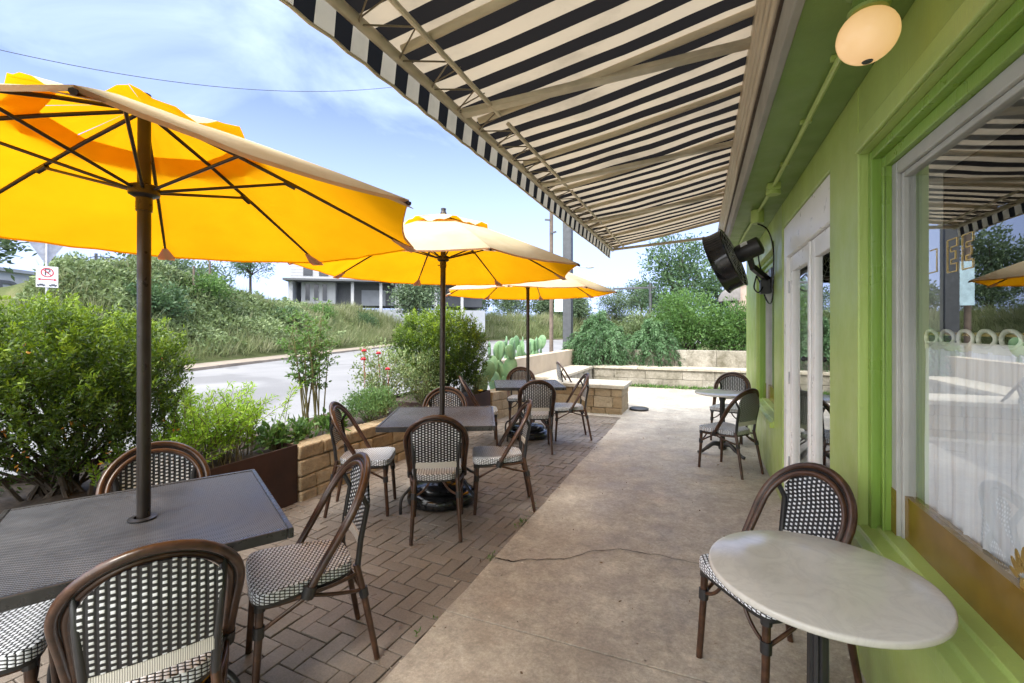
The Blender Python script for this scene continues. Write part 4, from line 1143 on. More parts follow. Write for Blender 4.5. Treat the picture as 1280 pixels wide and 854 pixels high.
# ------------------------------------------------------------------ foliage
def unit(a): return a/np.maximum(np.linalg.norm(a, axis=1, keepdims=True), 1e-9)
def leaf_mesh(name, P, D, L, W, mat, parent=None, rnd=None, rng=None, bend=0.15, kind=None):
    """One mesh of many small folded leaves: base P, direction D, length L, width W."""
    n = len(P); rng = rng or np.random.default_rng(1)
    D = unit(D); ref = unit(rng.normal(size=(n, 3)) + np.array([0, 0, 0.6]))
    S = unit(np.cross(D, ref)); Nn = np.cross(S, D)
    L = np.broadcast_to(np.asarray(L, float), (n,))[:, None]; W = np.broadcast_to(np.asarray(W, float), (n,))[:, None]
    tip = P + D*L - Nn*L*bend
    m1 = P + D*L*0.45 + S*W*0.5 - Nn*W*0.12; m2 = P + D*L*0.45 - S*W*0.5 - Nn*W*0.12
    mid = P + D*L*0.45 + Nn*W*0.10
    V = np.stack([P, m1, tip, m2, mid], 1).reshape(-1, 3)
    base = np.arange(n)[:, None]*5
    F = (base + np.array([[0, 1, 4, 1, 2, 4, 2, 3, 4, 3, 0, 4]])).reshape(-1)
    me = bpy.data.meshes.new(name); me.vertices.add(len(V)); me.vertices.foreach_set('co', V.astype(np.float32).ravel())
    me.loops.add(len(F)); me.loops.foreach_set('vertex_index', F.astype(np.int32))
    nf = n*4; me.polygons.add(nf); me.polygons.foreach_set('loop_start', np.arange(nf, dtype=np.int32)*3)
    at = me.attributes.new('rnd', 'FLOAT', 'FACE')
    rr = rng.random(n) if rnd is None else np.clip(rnd, 0, 1)
    at.data.foreach_set('value', np.repeat(rr, 4).astype(np.float32))
    me.materials.append(mat); me.update(); me.validate()
    o = link(name, me, parent)
    if kind: o['kind'] = kind
    return o

def stems(mb, base, tips, r0, r1, rng, spread=0.05, sag=0.0):
    for tp in tips:
        b = np.array(base) + np.append(rng.normal(size=2)*spread, 0); tp = np.array(tp)
        m = (b+tp)/2 + np.append((tp-b)[:2]*-0.10, 0.06*np.linalg.norm(tp-b)) + rng.normal(size=3)*0.03*np.linalg.norm(tp-b)
        pts = [b*(1-t_)**2 + 2*m*t_*(1-t_) + tp*t_*t_ for t_ in (0, .25, .5, .75, 1)]
        mb.tube([tuple(p) for p in pts], [r0+(r1-r0)*k/4 for k in range(5)], n=5, caps=False)

def crown_pts(rng, n, c, rad, shell=2.2, low=-1.0):
    """Clump centres inside an ellipsoid, thicker near its surface."""
    out = []
    while len(out) < n:
        d = rng.normal(size=3); d /= np.linalg.norm(d)
        if d[2] < low: continue
        r_ = rng.random()**(1/shell)
        lump = 1 + 0.16*noise.noise(Vector((d[0]*2.1+c[0], d[1]*2.1+c[1], d[2]*2.1)))
        out.append(np.array(c) + d*np.array(rad)*r_*lump)
    return np.array(out)

def bushy(parent, name, c, rad, nclump, per, sigma, L, W, mat, seed, up=0.6, outw=0.8, rand=0.8, base=None, r0=0.012, low=-1.0, shell=2.2, stemname='stems', stem_mat='bark', nst=40, tone=None, thin=None, shoot=0.0):
    rng = np.random.default_rng(seed); C = crown_pts(rng, nclump, c, rad, shell, low)
    per_c = rng.poisson(per, nclump); idx = np.repeat(np.arange(nclump), per_c)
    out = unit(C - np.array(c))[idx]
    P = C[idx] + rng.normal(size=(len(idx), 3))*sigma
    D = out*outw + np.array([0, 0, up]) + rng.normal(size=(len(idx), 3))*rand
    if shoot:
        ax = unit(unit(C - np.array(c))*0.55 + np.array([0, 0, up]) + rng.normal(size=(nclump, 3))*0.28)[idx]; along = rng.random(len(idx))
        P = C[idx] + ax*(along*shoot)[:, None] + rng.normal(size=(len(idx), 3))*sigma*(0.5-0.25*along)[:, None]
        D = ax*0.75 + rng.normal(size=(len(idx), 3))*rand
    ct = rng.random(nclump)*0.55 + rng.random(nclump)*0.15
    rn = ct[idx] + rng.normal(size=len(idx))*0.17
    if shoot: rn = rn + (along-0.5)*0.45
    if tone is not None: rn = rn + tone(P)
    if thin is not None:
        kp = rng.random(len(P)) < thin(P); P, D, rn, idx = P[kp], D[kp], rn[kp], idx[kp]
    leaf_mesh(name, P, D, L*rng.uniform(0.45, 1.45, len(idx)), W*rng.uniform(0.6, 1.3, len(idx)), mat, parent, rn, rng)
    if base is not None:
        mb = MB(); pick = C[rng.choice(nclump, min(nst, nclump), replace=False)]
        stems(mb, base, pick, r0, r0*0.25, rng, spread=min(rad[0], rad[1])*0.12); mb.build(stemname, M[stem_mat], parent, smooth=60)
    return C

# big glossy shrub in the near planter: leaf colour lightened upwards as if lit from above, darker below, see-through at the base
r = site('garden_shrub', (-3.84, 1.62, 0.45), 'big dense glossy shrub at the left edge behind the near mesh table', 'shrub')
top_light = lambda P: np.clip((P[:, 2]-1.22)*0.75, -0.42, 0.42)
bushy(r, 'foliage', (-3.86, 1.52, 1.06), (0.60, 0.80, 0.53), 1200, 54, 0.055, 0.032, 0.0135, M['lf_box'], 11, shoot=0.17, up=0.9, outw=0.5, rand=0.65, thin=lambda P: np.clip((P[:, 2]-0.40)/0.55, 0.25, 1.0), base=(-3.84, 1.60, 0.43), r0=0.014, nst=46, tone=top_light, shell=2.6)
rng = np.random.default_rng(12); Pd = crown_pts(rng, 46, (-3.82, 1.55, 1.05), (0.60, 0.80, 0.5), 5)
Pd = np.repeat(Pd, 5, 0) + rng.normal(size=(230, 3))*0.025
leaf_mesh('dry_leaves', Pd, rng.normal(size=(230, 3)), 0.03, 0.013, M['lf_orange'], r)

def feathery(name, lab, cat, c, n, h, lean, L, W, mat, seed, per=46, fern=True):
    """Many arching shoots from one base, small leaves along each."""
    r = site(name, c, lab, cat); rng = np.random.default_rng(seed); P = []; D = []; rn = []; mb = MB()
    for k in range(n):
        a = rng.random()*2*PI; ln = lean*rng.random()**0.6; hh = h*rng.uniform(0.55, 1.05)
        b = np.array(c) + np.array([rng.normal()*0.10*lean/0.4, rng.normal()*0.16*lean/0.4, 0])
        tip = b + np.array([math.cos(a)*ln, math.sin(a)*ln, hh])
        m = b + np.array([math.cos(a)*ln*0.25, math.sin(a)*ln*0.25, hh*0.7])
        q = lambda t_: b*(1-t_)**2 + 2*m*t_*(1-t_) + tip*t_*t_
        mb.tube([tuple(q(t_)) for t_ in (0, .3, .6, .85, 1)], [0.004, .0035, .003, .002, .001], n=4, caps=False)
        tone = rng.uniform(0.2, 0.75)
        for t_ in np.linspace(0.22, 1.0, per):
            p = q(t_); dv = q(min(1, t_+.03)) - q(t_-0.03); dv /= np.linalg.norm(dv)
            s_ = rng.normal(size=3); s_ -= dv*s_.dot(dv); s_ /= np.linalg.norm(s_)
            P.append(p + s_*0.004); D.append(dv*0.55 + s_*0.9 + np.array([0, 0, 0.15])); rn.append(tone + 0.3*(t_-0.5) + rng.normal()*0.15)
    leaf_mesh('foliage', np.array(P), np.array(D), L, W, mat, r, np.array(rn), rng)
    mb.build('stems', M['twig'], r, smooth=60); return r
feathery('feathery_plant', 'lime green feathery plant spilling over the rusted steel planter', 'plant', (-3.62, 2.42, 0.43), 120, 0.60, 0.46, 0.045, 0.011, M['lf_fern'], 21, per=52)
feathery('feathery_plant', 'low lime green feathery plant at the foot of the big shrub', 'plant', (-3.52, 1.98, 0.43), 60, 0.32, 0.36, 0.042, 0.011, M['lf_fern'], 22, per=40)
# slender bush on upright canes
r = site('slender_bush', (-3.68, 3.52, 0.43), 'tall slender loose bush on thin upright canes above the stone planter', 'bush')
rng = np.random.default_rng(31); mb = MB(); P = []; D = []; rn = []
for k in range(15):
    b = np.array([-3.68 + rng.normal()*0.05, 3.50 + rng.normal()*0.09, 0.42]); a = rng.random()*2*PI; ln = 0.30*rng.random()
    tip = b + np.array([math.cos(a)*ln*0.8, math.sin(a)*ln*1.15, rng.uniform(0.85, 1.38)])
    m = (b*0.6+tip*0.4) + np.array([0, 0, 0.25]); q = lambda t_: b*(1-t_)**2 + 2*m*t_*(1-t_) + tip*t_*t_
    mb.tube([tuple(q(t_)) for t_ in np.linspace(0, 1, 7)], [0.008, .0075, .007, .006, .005, .003, .0015], n=5, caps=False)
    for j in range(16):
        t_ = rng.uniform(0.42, 1.0); p = q(t_); ta = rng.random()*2*PI
        tw = p + np.array([math.cos(ta), math.sin(ta), 0.5])*rng.uniform(0.05, 0.15)
        mb.tube([tuple(p), tuple(tw)], [0.0025, 0.001], n=4, caps=False)
        for i in range(9):
            pp = p + (tw-p)*rng.uniform(0.2, 1.1); P.append(pp); D.append((tw-p)*6 + rng.normal(size=3)*0.7); rn.append(rng.normal()*0.22+0.5+0.25*(t_-.7))
leaf_mesh('foliage', np.array(P), np.array(D), 0.042, 0.018, M['lf_mid'], r, np.array(rn), rng); mb.build('canes', M['twig'], r, smooth=60)
# rose bush
r = site('rose_bush', (-3.72, 4.65, 0.43), 'loose pale leaved rose bush with a few crimson blooms', 'bush')
bushy(r, 'foliage', (-3.70, 4.72, 0.98), (0.30, 0.46, 0.36), 120, 17, 0.045, 0.042, 0.022, M['lf_pale'], 41, base=(-3.72, 4.70, 0.42), r0=0.007, nst=50, shell=2.0, stem_mat='twig')
for (x, y, z) in ((-3.62, 4.50, 1.22), (-3.72, 4.36, 1.255), (-3.66, 4.28, 1.16), (-3.5, 4.52, 1.03)):
    mb = MB(); rg = random.Random(int(x*1000))
    for k in range(9):
        a = k*2.4; q = 0.008 + 0.0022*k; mb.sphere((x+math.cos(a)*q*.8, y+math.sin(a)*q*.8, z-0.0012*k), 0.012, 0.012, 0.015, 8, 6)
    mb.tube([(x, y, z-0.01), (x-0.02, y+0.05, z-0.35)], 0.0025, n=5)
    mb.build('rose_bloom', M['red'], r, smooth=60)
# herb mound, ground plants
r = site('herb_plant', (-3.48, 4.2, 0.45), 'low mint green leafy mound behind the chair left of the middle table', 'plant')
bushy(r, 'foliage', (-3.50, 4.22, 0.60), (0.26, 0.36, 0.20), 200, 22, 0.035, 0.034, 0.014, M['lf_mint'], 51, up=1.0, base=(-3.5, 4.2, 0.42), r0=0.004, low=-0.3, stem_mat='twig')
for i, (x, y, s_) in enumerate(((-3.50, 2.92, 1.0), (-3.48, 3.2, .9), (-3.46, 3.55, 0.8))):
    r = site('ground_plant', (x, y, 0.44), ('broad leaved low plant by the corner of the rusted steel planter', 'small leafy plant on the soil at the foot of the slender canes', 'low weedy plant behind the stone planter edge')[i], 'plant')
    bushy(r, 'foliage', (x, y, 0.51), (0.13*s_, 0.17*s_, 0.12*s_), 26, 9, 0.03, 0.075, 0.036, M['lf_mid'], 60+i, base=(x, y, 0.43), r0=0.004, low=-0.2, stem_mat='twig')
# round clipped shrub
r = site('round_shrub', (-3.72, 6.15, 0.44), 'rounded yellow green shrub behind the middle table', 'shrub')
top_light2 = lambda P: np.clip((P[:, 2]-1.25)*0.6, -0.3, 0.3)  # light from above painted into the leaf tone, paler with height
bushy(r, 'foliage', (-3.75, 6.20, 1.08), (0.62, 0.84, 0.66), 1000, 44, 0.055, 0.042, 0.015, M['lf_box'], 71, shoot=0.2, up=1.0, outw=0.6, rand=0.6, base=(-3.74, 6.15, 0.42), r0=0.016, nst=30, tone=top_light2, shell=3.2)
r = site('pale_bush', (-3.58, 5.42, 0.44), 'grey green variegated bush at the foot of the round shrub', 'bush')
bushy(r, 'foliage', (-3.58, 5.40, 0.80), (0.28, 0.40, 0.40), 150, 20, 0.05, 0.036, 0.017, M['lf_pale'], 72, base=(-3.58, 5.42, 0.42), r0=0.006, shell=2.4, stem_mat='twig')
r = site('flowering_plant', (-3.35, 6.55, 0.44), 'small grey leaved plant with one yellow bloom over the steel planter', 'plant')
bushy(r, 'foliage', (-3.34, 6.55, 0.62), (0.18, 0.30, 0.18), 80, 14, 0.035, 0.034, 0.018, M['lf_pale'], 73, base=(-3.35, 6.55, 0.43), r0=0.004, low=-0.3, stem_mat='twig')
mb = MB()
for k in range(7): mb.sphere((-3.19+math.cos(k*.9)*0.022, 6.42+math.sin(k*.9)*0.022, 0.545), 0.02, 0.02, 0.009, 8, 5)
mb.sphere((-3.19, 6.42, 0.552), 0.013, 0.013, 0.01, 8, 5); mb.build('bloom', M['yellow'], r, smooth=60)
# prickly pears
def prickly(x, y, n, h, lab, seed):
    rg = random.Random(seed); r = site('prickly_pear', (x, y, 0.3), lab, 'cactus', 'prickly pears behind the rendered wall')
    pads = [(Vector((x, y, 0.25)), Vector((0, 0, 1)), 0.15)]; todo = []
    for k in range(4): todo.append((Vector((x+rg.uniform(-.18, .18), y+rg.uniform(-.4, .4), 0.30)), 0))
    cnt = 0
    while todo and cnt < n:
        p, lv = todo.pop(0); s_ = rg.uniform(0.135, 0.185)*(1-0.1*lv); tilt = rg.uniform(-.45, .45); yaw = rg.uniform(0, PI)
        Mx = Matrix.Translation(p) @ Matrix.Rotation(yaw, 4, 'Z') @ Matrix.Rotation(tilt, 4, 'Y')
        mb = MB(); mb.sphere((0, 0, s_*1.25), s_*0.9, 0.022, s_*1.3, 16, 12)
        mb.v = [tuple(Mx @ Vector((vx*(0.72+0.3*min(1, vz/(s_*2))), vy, vz))) for vx, vy, vz in mb.v]
        mb.build('pad', M['cactus'], r, smooth=60); cnt += 1
        if lv < h:
            for k in range(rg.choice((1, 2, 2))):
                a = rg.uniform(-.8, .8); todo.append((Mx @ Vector((math.sin(a)*s_*0.85, 0, s_*1.25+math.cos(a)*s_*1.15)), lv+1))
prickly(-3.42, 7.22, 16, 2, 'clump of prickly pear pads nearest us, at the near end of the rendered wall', 5)
prickly(-3.80, 9.3, 18, 2, 'clump of prickly pear pads seen behind the pole of the farthest umbrella', 6)
prickly(-3.90, 11.4, 16, 2, 'clump of prickly pear pads nearest the weeping bush', 7)
# weeping bush and leafy bush over the back wall
def weeping(c, n, reach, drop, rise, mat, lab, seed, L=0.05, W=0.016, per=46):
    r = site('weeping_bush', c, lab, 'bush'); rng = np.random.default_rng(seed); P = []; D = []; rn = []; mb = MB()
    for k in range(n):
        a = rng.random()*2*PI; q_ = rng.random()**0.5; ln = reach*q_*rng.uniform(0.7, 1.1); up = rise*(1.05-0.55*q_)*rng.uniform(0.75, 1.1)
        b = np.array(c) + np.append(rng.normal(size=2)*0.12, 0)
        m = b + np.array([math.cos(a)*ln*0.55, math.sin(a)*ln*0.55, up*1.45]); tip = b + np.array([math.cos(a)*ln, math.sin(a)*ln, max(-0.25, up - drop*q_*rng.uniform(0.5, 1.2))])
        f = lambda t_: b*(1-t_)**2 + 2*m*t_*(1-t_) + tip*t_*t_
        mb.tube([tuple(f(t_)) for t_ in np.linspace(0, 1, 6)], [0.012, .010, .008, .006, .004, .002], n=4, caps=False)
        tn = rng.uniform(0.15, 0.75)
        for t_ in np.linspace(0.3, 1.0, per):
            p = f(t_); dv = f(min(1, t_+.03)) - f(t_-0.03); dv /= np.linalg.norm(dv)
            for z in range(2):
                s_ = rng.normal(size=3); s_ /= np.linalg.norm(s_)
                P.append(p + s_*0.02); D.append(dv*0.8 + s_*0.8 - np.array([0, 0, 0.25])); rn.append(tn + rng.normal()*0.16 + 0.3*(p[2]-c[2])/rise - 0.15)
    leaf_mesh('foliage', np.array(P), np.array(D), L, W, mat, r, np.array(rn), rng, bend=0.3); mb.build('stems', M['bark'], r, smooth=60)
weeping((-2.75, 13.45, 0.80), 620, 1.25, 1.15, 1.05, M['lf_weep'], 'weeping bush spilling over the back wall in the terrace corner', 81, 0.10, 0.030, 50)
weeping((-1.25, 13.5, 0.78), 420, 1.0, 0.85, 0.85, M['lf_weep'], 'lower arching bush in the middle of the back wall', 83, 0.10, 0.030, 44)
for i, (c, rad, nc, lab) in enumerate((((-0.35, 14.2, 1.60), (1.0, 0.85, 1.0), 400, 'broad leafy bush above the back wall left of the fan'),
        ((0.95, 14.0, 1.40), (0.85, 0.75, 0.85), 300, 'leafy bush over the back wall at the green corner pier'), ((-1.6, 15.2, 1.3), (1.2, 0.8, 0.7), 260, 'pale green bush farther back between the two overhanging bushes'))):
    r = site('leafy_bush', (c[0], c[1], 0.75), lab, 'bush')
    bushy(r, 'foliage', c, rad, nc, 28, 0.11, 0.095, 0.036, M['lf_mid' if i != 2 else 'lf_vine'], 90+i, up=0.3, base=(c[0], c[1], 0.75), r0=0.02, low=-0.7)
# weeds and grass that nobody could count
rng = np.random.default_rng(5); P = []
for (x, y, s_, n) in ((-1.28, 3.30, .05, 40), (-1.27, 2.72, .03, 22), (-1.30, 1.9, .02, 10), (-1.27, 2.05, .02, 8), (-1.29, 3.6, .04, 14)):
    P.append(np.column_stack([rng.normal(x, s_*.5, n), rng.normal(y, s_, n), np.full(n, -0.004)]))
P.append(np.column_stack([rng.uniform(-2.6, 0.5, 900), rng.normal(12.24, 0.05, 900), np.full(900, 0.008)]))
P.append(np.column_stack([rng.uniform(-2.1, -1.3, 160), rng.normal(8.06, 0.03, 160), np.full(160, -0.005)]))
P = np.concatenate(P); D = rng.normal(size=(len(P), 3))*0.6 + np.array([0, 0, 1.0]); Lw = np.where(P[:, 1] > 11, 0.10, 0.028)
leaf_mesh('weeds', P, D, Lw*rng.uniform(.5, 1.2, len(P)), Lw*0.3, M['lf_mid'], None, None, rng, kind='stuff')

# grit, dry bits and blown leaves on the slabs and bricks
rng = np.random.default_rng(77); n = 420
P = np.column_stack([rng.uniform(-3.1, 0.58, n), rng.uniform(0.7, 7.5, n)**1.0, np.zeros(n)]); P[:, 2] = np.where(P[:, 0] > -1.25, 0.0095, 0.0035)
edge = rng.random(n) < 0.35; P[edge, 0] = np.where(rng.random(edge.sum()) < 0.6, rng.normal(-1.27, 0.05, edge.sum()), rng.normal(0.57, 0.03, edge.sum())); P[:, 2] = np.where(P[:, 0] > -1.25, 0.0125, 0.0065)
D = np.column_stack([rng.normal(size=n), rng.normal(size=n), np.abs(rng.normal(size=n))*0.12])
leaf_mesh('debris', P, D, rng.uniform(0.008, 0.034, n)*rng.choice([0.5, 1.0], n), rng.uniform(0.005, 0.013, n), M['litter'], None, None, rng, bend=0.0, kind='stuff')
# ------------------------------------------------------------------ bank cover: vines, tall grass
def bank_scatter(name, n, smin, smax, pmin, pmax, mat, L, W, lift, seed, dens=None, up=0.5, rand=0.9, tone=0.0, spow=1.0, clump=None):
    rng = np.random.default_rng(seed); s = smin + (smax-smin)*rng.random(n)**spow; p = pmin + (pmax-pmin)*rng.random(n)
    z = np.empty(n); keep = np.ones(n, bool); tn = np.empty(n)
    for i in range(n):
        k = noise.noise(Vector((s[i]*0.45, p[i]*0.45, seed))) + 0.5*noise.noise(Vector((s[i]*1.3, p[i]*1.3, seed+9)))
        tn[i] = k
        if dens is not None and rng.random() > dens(s[i], p[i], k): keep[i] = False; continue
        z[i] = bank(s[i], p[i]) + lift*(0.55+0.9*k)*rng.random()**0.5
    s, p, z, tn = s[keep], p[keep], z[keep], tn[keep]
    pb = p - 0.022*np.maximum(0, s-45.0)**2
    P = np.column_stack([DR.x*s + PN.x*pb, DR.y*s + PN.y*pb, z]); far = np.clip(1 + (s-20)*0.012, 0.8, 2.6)
    D = rng.normal(size=(len(P), 3))*rand + np.array([0, 0, up]) - 0.3*np.array([PN.x, PN.y, 0])
    rn = 0.42 + tn*0.62 + rng.normal(size=len(P))*0.2 + tone
    leaf_mesh(name, P, D, L*rng.uniform(.6, 1.3, len(P))*far, W*rng.uniform(.6, 1.2, len(P))*far, mat, None, rn, rng, kind='stuff')
bank_scatter('vine_cover', 80000, 16, 42, 15.6, 27, M['lf_vine'], 0.21, 0.12, 1.25, 3, dens=lambda s, p, k: (0.95 if p > 17.0 else 0.3+k*0.8) * (1 if s < 31 else max(0.0, (42-s)/11+k)), up=0.25)
bank_scatter('tall_grass', 85000, 4, 108, 15.3, 25, M['lf_grass'], 0.85, 0.04, 0.22, 4, dens=lambda s, p, k: (0.95 if s > 33 or p < 17.2 or s < 20 else 0.10)*(0.7+k*1.0), up=1.6, rand=0.42, spow=1.5)
bank_scatter('undergrowth', 40000, 8, 108, 15.6, 30, M['lf_vine'], 0.17, 0.08, 0.55, 6, dens=lambda s, p, k: 0.15 + k*1.4, up=0.4, spow=1.5)
# ------------------------------------------------------------------ trees
def tree(name, lab, x, y, z0, h, cr, crz, trunk_h, L, W, nc, per, mat, seed, tr=0.14, sigma=0.3, off=(0, 0), low=-1.0):
    r = site(name, (x, y, z0), lab, 'tree'); rng = np.random.default_rng(seed)
    c = (x+off[0], y+off[1], z0+h-crz)
    rr = np.random.default_rng(seed); 
    C = bushy(r, 'crown', c, (cr, cr, crz), nc, per, sigma, L, W, M[mat], seed, up=0.25, rand=0.9, low=low)
    mb = MB(); tp = (x+off[0]*0.6, y+off[1]*0.6, z0+trunk_h)
    mb.tube([(x, y, z0-0.3), (x+off[0]*.2, y+off[1]*.2, z0+trunk_h*.5), tp, (c[0], c[1], c[2]+crz*0.5)], [tr*1.2, tr, tr*0.8, tr*0.2], n=8)
    for k in C[rng.choice(len(C), 14, replace=False)]:
        k = np.array(k); m = (np.array(tp)+k)/2 + np.array([0, 0, 0.12*cr]); b = np.array(tp) + np.array([0, 0, rng.uniform(-.1, .35)*crz])
        mb.tube([tuple(b*(1-t_)**2 + 2*m*t_*(1-t_) + k*t_*t_) for t_ in (0, .33, .66, 1)], [tr*0.5, tr*0.35, tr*0.22, tr*0.08], n=5, caps=False)
    mb.build('trunk', M['bark'], r, smooth=60)
tree('shade_tree', 'tall airy dark tree rising over the bushes at the terrace end', -1.05, 26.6, -0.2, 6.9, 2.25, 2.35, 2.6, 0.22, 0.085, 190, 34, 'lf_tree', 101, 0.13, 0.28, low=-0.9)
tree('shade_tree', 'dark side tree beside the tall airy tree, nearer the fan', 0.95, 27.0, -0.2, 5.2, 1.2, 1.7, 2.2, 0.22, 0.085, 80, 32, 'lf_tree', 102, 0.09, 0.25)
BG = [('broad_tree', 'dark rounded tree behind the vine covered bank', -43.0, 27.7, 1.5, 6.0, 3.2, 2.6, 103), ('broad_tree', 'tree above the vines left of the palm like tree', -39.4, 22.6, 1.2, 6.4, 2.8, 2.6, 104),
      ('broad_tree', 'tree beyond the pale building at the left edge', -33.0, 9.0, 0.5, 6.2, 2.6, 1.7, 105), ('broad_tree', 'mid green tree right of the white apartment building', -27.7, 40.5, 1.5, 5.4, 2.5, 2.2, 106),
      ('broad_tree', 'leafy tree between the middle umbrella pole and the white building', -25.2, 46.0, 1.5, 4.6, 2.4, 1.9, 107), ('broad_tree', 'small tree seen right of the middle umbrella pole', -23.0, 55.0, 1.5, 4.2, 2.6, 1.8, 108),
      ('broad_tree', 'far tree right of the farthest umbrella pole', -16.5, 60.0, 0.5, 4.6, 2.6, 2.0, 109), ('broad_tree', 'far tree beyond the steel post', -10.5, 62.0, 0, 4.4, 2.6, 2.0, 110),
      ('broad_tree', 'far small tree left of the mast arm', -6.8, 58.0, 0, 4.8, 1.9, 1.9, 111), ('broad_tree', 'far tree under the mast arm', -3.6, 60.0, 0, 3.9, 2.6, 1.7, 112)]
for nm, lab, x, y, z0, h, cr, crz, sd in BG:
    if sd >= 107: k_ = 1.38; x, y, h, cr, crz, z0 = x*k_, y*k_, h*k_, cr*k_, crz*k_, 2.4
    tree(nm, lab, x, y, z0, h*1.08, cr, crz, h*0.4, 0.34, 0.17, 130, 34, 'lf_far', sd, 0.14, 0.42)
for i, (x, y, h, cr, crz, lab) in enumerate(((-34, 80, 12.8, 4.4, 4.0, 'tall tree far behind the second umbrella, its top just showing over the canopy'), (-27, 83, 6.0, 3.4, 2.6, 'far leafy tree beyond the road bend, left of the steel post'),
        (-21.5, 80, 5.2, 3.2, 2.3, 'far leafy tree beyond the road bend, behind the weeping bush'), (-41, 77, 6.8, 3.6, 2.8, 'far leafy tree on the bank right of the white building'))):
    tree('broad_tree', lab, x, y, 2.4, h, cr, crz, h*0.4, 0.5, 0.24, 130, 34, 'lf_far', 140+i, 0.2, 0.55)
for i, (s, p, lab) in enumerate(((21.5, 18.5, 'dark bushy mound in the vines nearest the parking sign'), (26.5, 19.5, 'dark bushy mound in the vines behind the first umbrella pole'), (33, 18.2, 'dark bushy mound at the foot of the bank where grass begins'), (41, 19.5, 'dark bushy mound in the tall grass below the white building'), (49, 18.6, 'brownish bushy mound in the grass right of the white building'))):
    x, y, _ = rd(s, p); z = bank(s, p); r = site('bank_bush', (x, y, z), lab, 'bush')
    bushy(r, 'foliage', (x, y, z+0.55), (1.3, 1.3, 0.85), 90, 26, 0.22, 0.21, 0.09, M['lf_mid' if i % 2 else 'lf_tree'], 160+i, base=(x, y, z-0.2), r0=0.04, nst=16, low=-0.5)
tree('palm_tree', 'thin trunked dark crowned tree left of the white apartment building', -45.6, 35.2, 1.8, 8.0, 1.9, 1.1, 5.6, 0.45, 0.10, 60, 22, 'lf_tree', 120, 0.15, 0.4)
for i, (x, y, lab) in enumerate(((-27.2, 24.6, 'yellow green sapling in front of the white apartment building'), (-21.8, 34.5, 'light green sapling on the bank by the fence end'), (-33.5, 72.0, 'bushy sapling on the bank beside the dark steel post'))):
    r = site('sapling', (x, y, 2.2), lab, 'sapling'); sd_ = Vector((x, y, 0)).dot(DR); z = bank(sd_, Vector((x, y, 0)).dot(PN) + bend(sd_))
    bushy(r, 'foliage', (x, y, z+0.9), (0.7, 0.7, 1.0), 60, 26, 0.2, 0.2, 0.08, M['lf_vine'], 130+i, base=(x, y, z), r0=0.03, nst=14)
for i, (s, p, lab) in enumerate(((13.8, 15.9, 'white flowered weed by the far kerb, left of the pair'), (15.3, 15.8, 'taller white flowered weed standing by the far kerb'), (16.2, 16.0, 'white flowered weed by the far kerb, right of the pair'))):
    x, y, _ = rd(s, p); z = bank(s, p); r = site('flowering_weed', (x, y, z), lab, 'weed'); rg = random.Random(i); mb = MB(); st = MB()
    for k in range(7):
        tx, ty, tz = x+rg.gauss(0, .25), y+rg.gauss(0, .25), z+rg.uniform(.55, 1.05); st.tube([(x, y, z), (tx, ty, tz)], 0.012, n=4)
        for q in range(5): mb.sphere((tx+rg.gauss(0, .05), ty+rg.gauss(0, .05), tz+rg.gauss(0, .04)), .05, .05, .03, 6, 4)
    mb.build('blooms', M['whitepetal'], r, smooth=60); st.build('stems', M['twig'], r)
# ------------------------------------------------------------------ buildings, poles and signs beyond the road
M['siding'] = mat_plain('white siding', (0.38, 0.39, 0.41), 0.7, var=0.06, scale=1.5); M['charcoal'] = mat_plain('charcoal trim', (0.085, 0.09, 0.10), 0.6)
M['darkpane'] = mat_plain('dark window pane', (0.03, 0.035, 0.045), 0.12, var=0.3, scale=1)
M['greysheet'] = mat_plain('grey sheet cladding', (0.27, 0.29, 0.325), 0.6, var=0.1, scale=1)
b = site('apartment_building', (-38, 46, 1.8), 'white modern building with dark eave and tall windows beyond the bank', 'building')
ang = math.atan2(53.8-40.5, -26.8+46.0); Bm = Matrix.Translation((-46, 40.5, 1.6)) @ Matrix.Rotation(ang, 4, 'Z')
mb = MB(); mb.box(0, 24, 0, 9, -0.5, 2.4, mat=Bm); mb.build('lower_wall', M['greysheet'], b)
mb = MB(); mb.box(0.15, 24, 0.35, 9, 6.05, 9.6, mat=Bm); mb.box(0.0, 0.5, 0, 9, 3.1, 5.8, mat=Bm); mb.box(1.2, 5.2, 1.2, 9, 3.1, 5.8, mat=Bm); mb.box(12.5, 13.3, 0.0, 0.8, 2.0, 5.8, mat=Bm)
for k in range(9): mb.box(0.15, 24, 0.33, 0.345, 6.1+k*0.38, 6.12+k*0.38, mat=Bm)
mb.build('upper_wall', M['siding'], b)
mb = MB(); mb.box(-0.4, 24.5, -0.9, 9, 5.80, 6.04, mat=Bm); mb.box(-0.1, 24.2, -0.1, 9.2, 9.6, 9.9, mat=Bm); mb.build('eave', M['charcoal'], b)
mb = MB(); mb.box(5.2, 24, 2.5, 8.8, 2.95, 5.79, mat=Bm); mb.build('deep_recess', M['charcoal'], b)
for x0 in (1.7, 3.5, 5.8, 9.5, 13.2, 17.0, 20.5):
    m = MB(); m.box(x0-0.08, x0+0.98, 0.28, 0.36, 6.5, 9.2, mat=Bm); f = m.build('window', M['charcoal'], b)
    m = MB(); m.box(x0, x0+0.9, 0.25, 0.279, 6.58, 9.12, mat=Bm); m.build('pane', M['darkpane'], f)
for k in range(5):
    m = MB(); m.box(7.2+k*3.4, 7.55+k*3.4, -0.05, 0.3, 1.2, 5.79, mat=Bm); m.build('column', M['siding'], b)
for x0, x1 in ((8.2, 11.2), (11.9, 14.2), (15.2, 18.6)):
    m = MB(); m.box(x0, x1, 2.40, 2.48, 3.0, 5.0, mat=Bm); m.build('wall_panel', M['greysheet'], b)
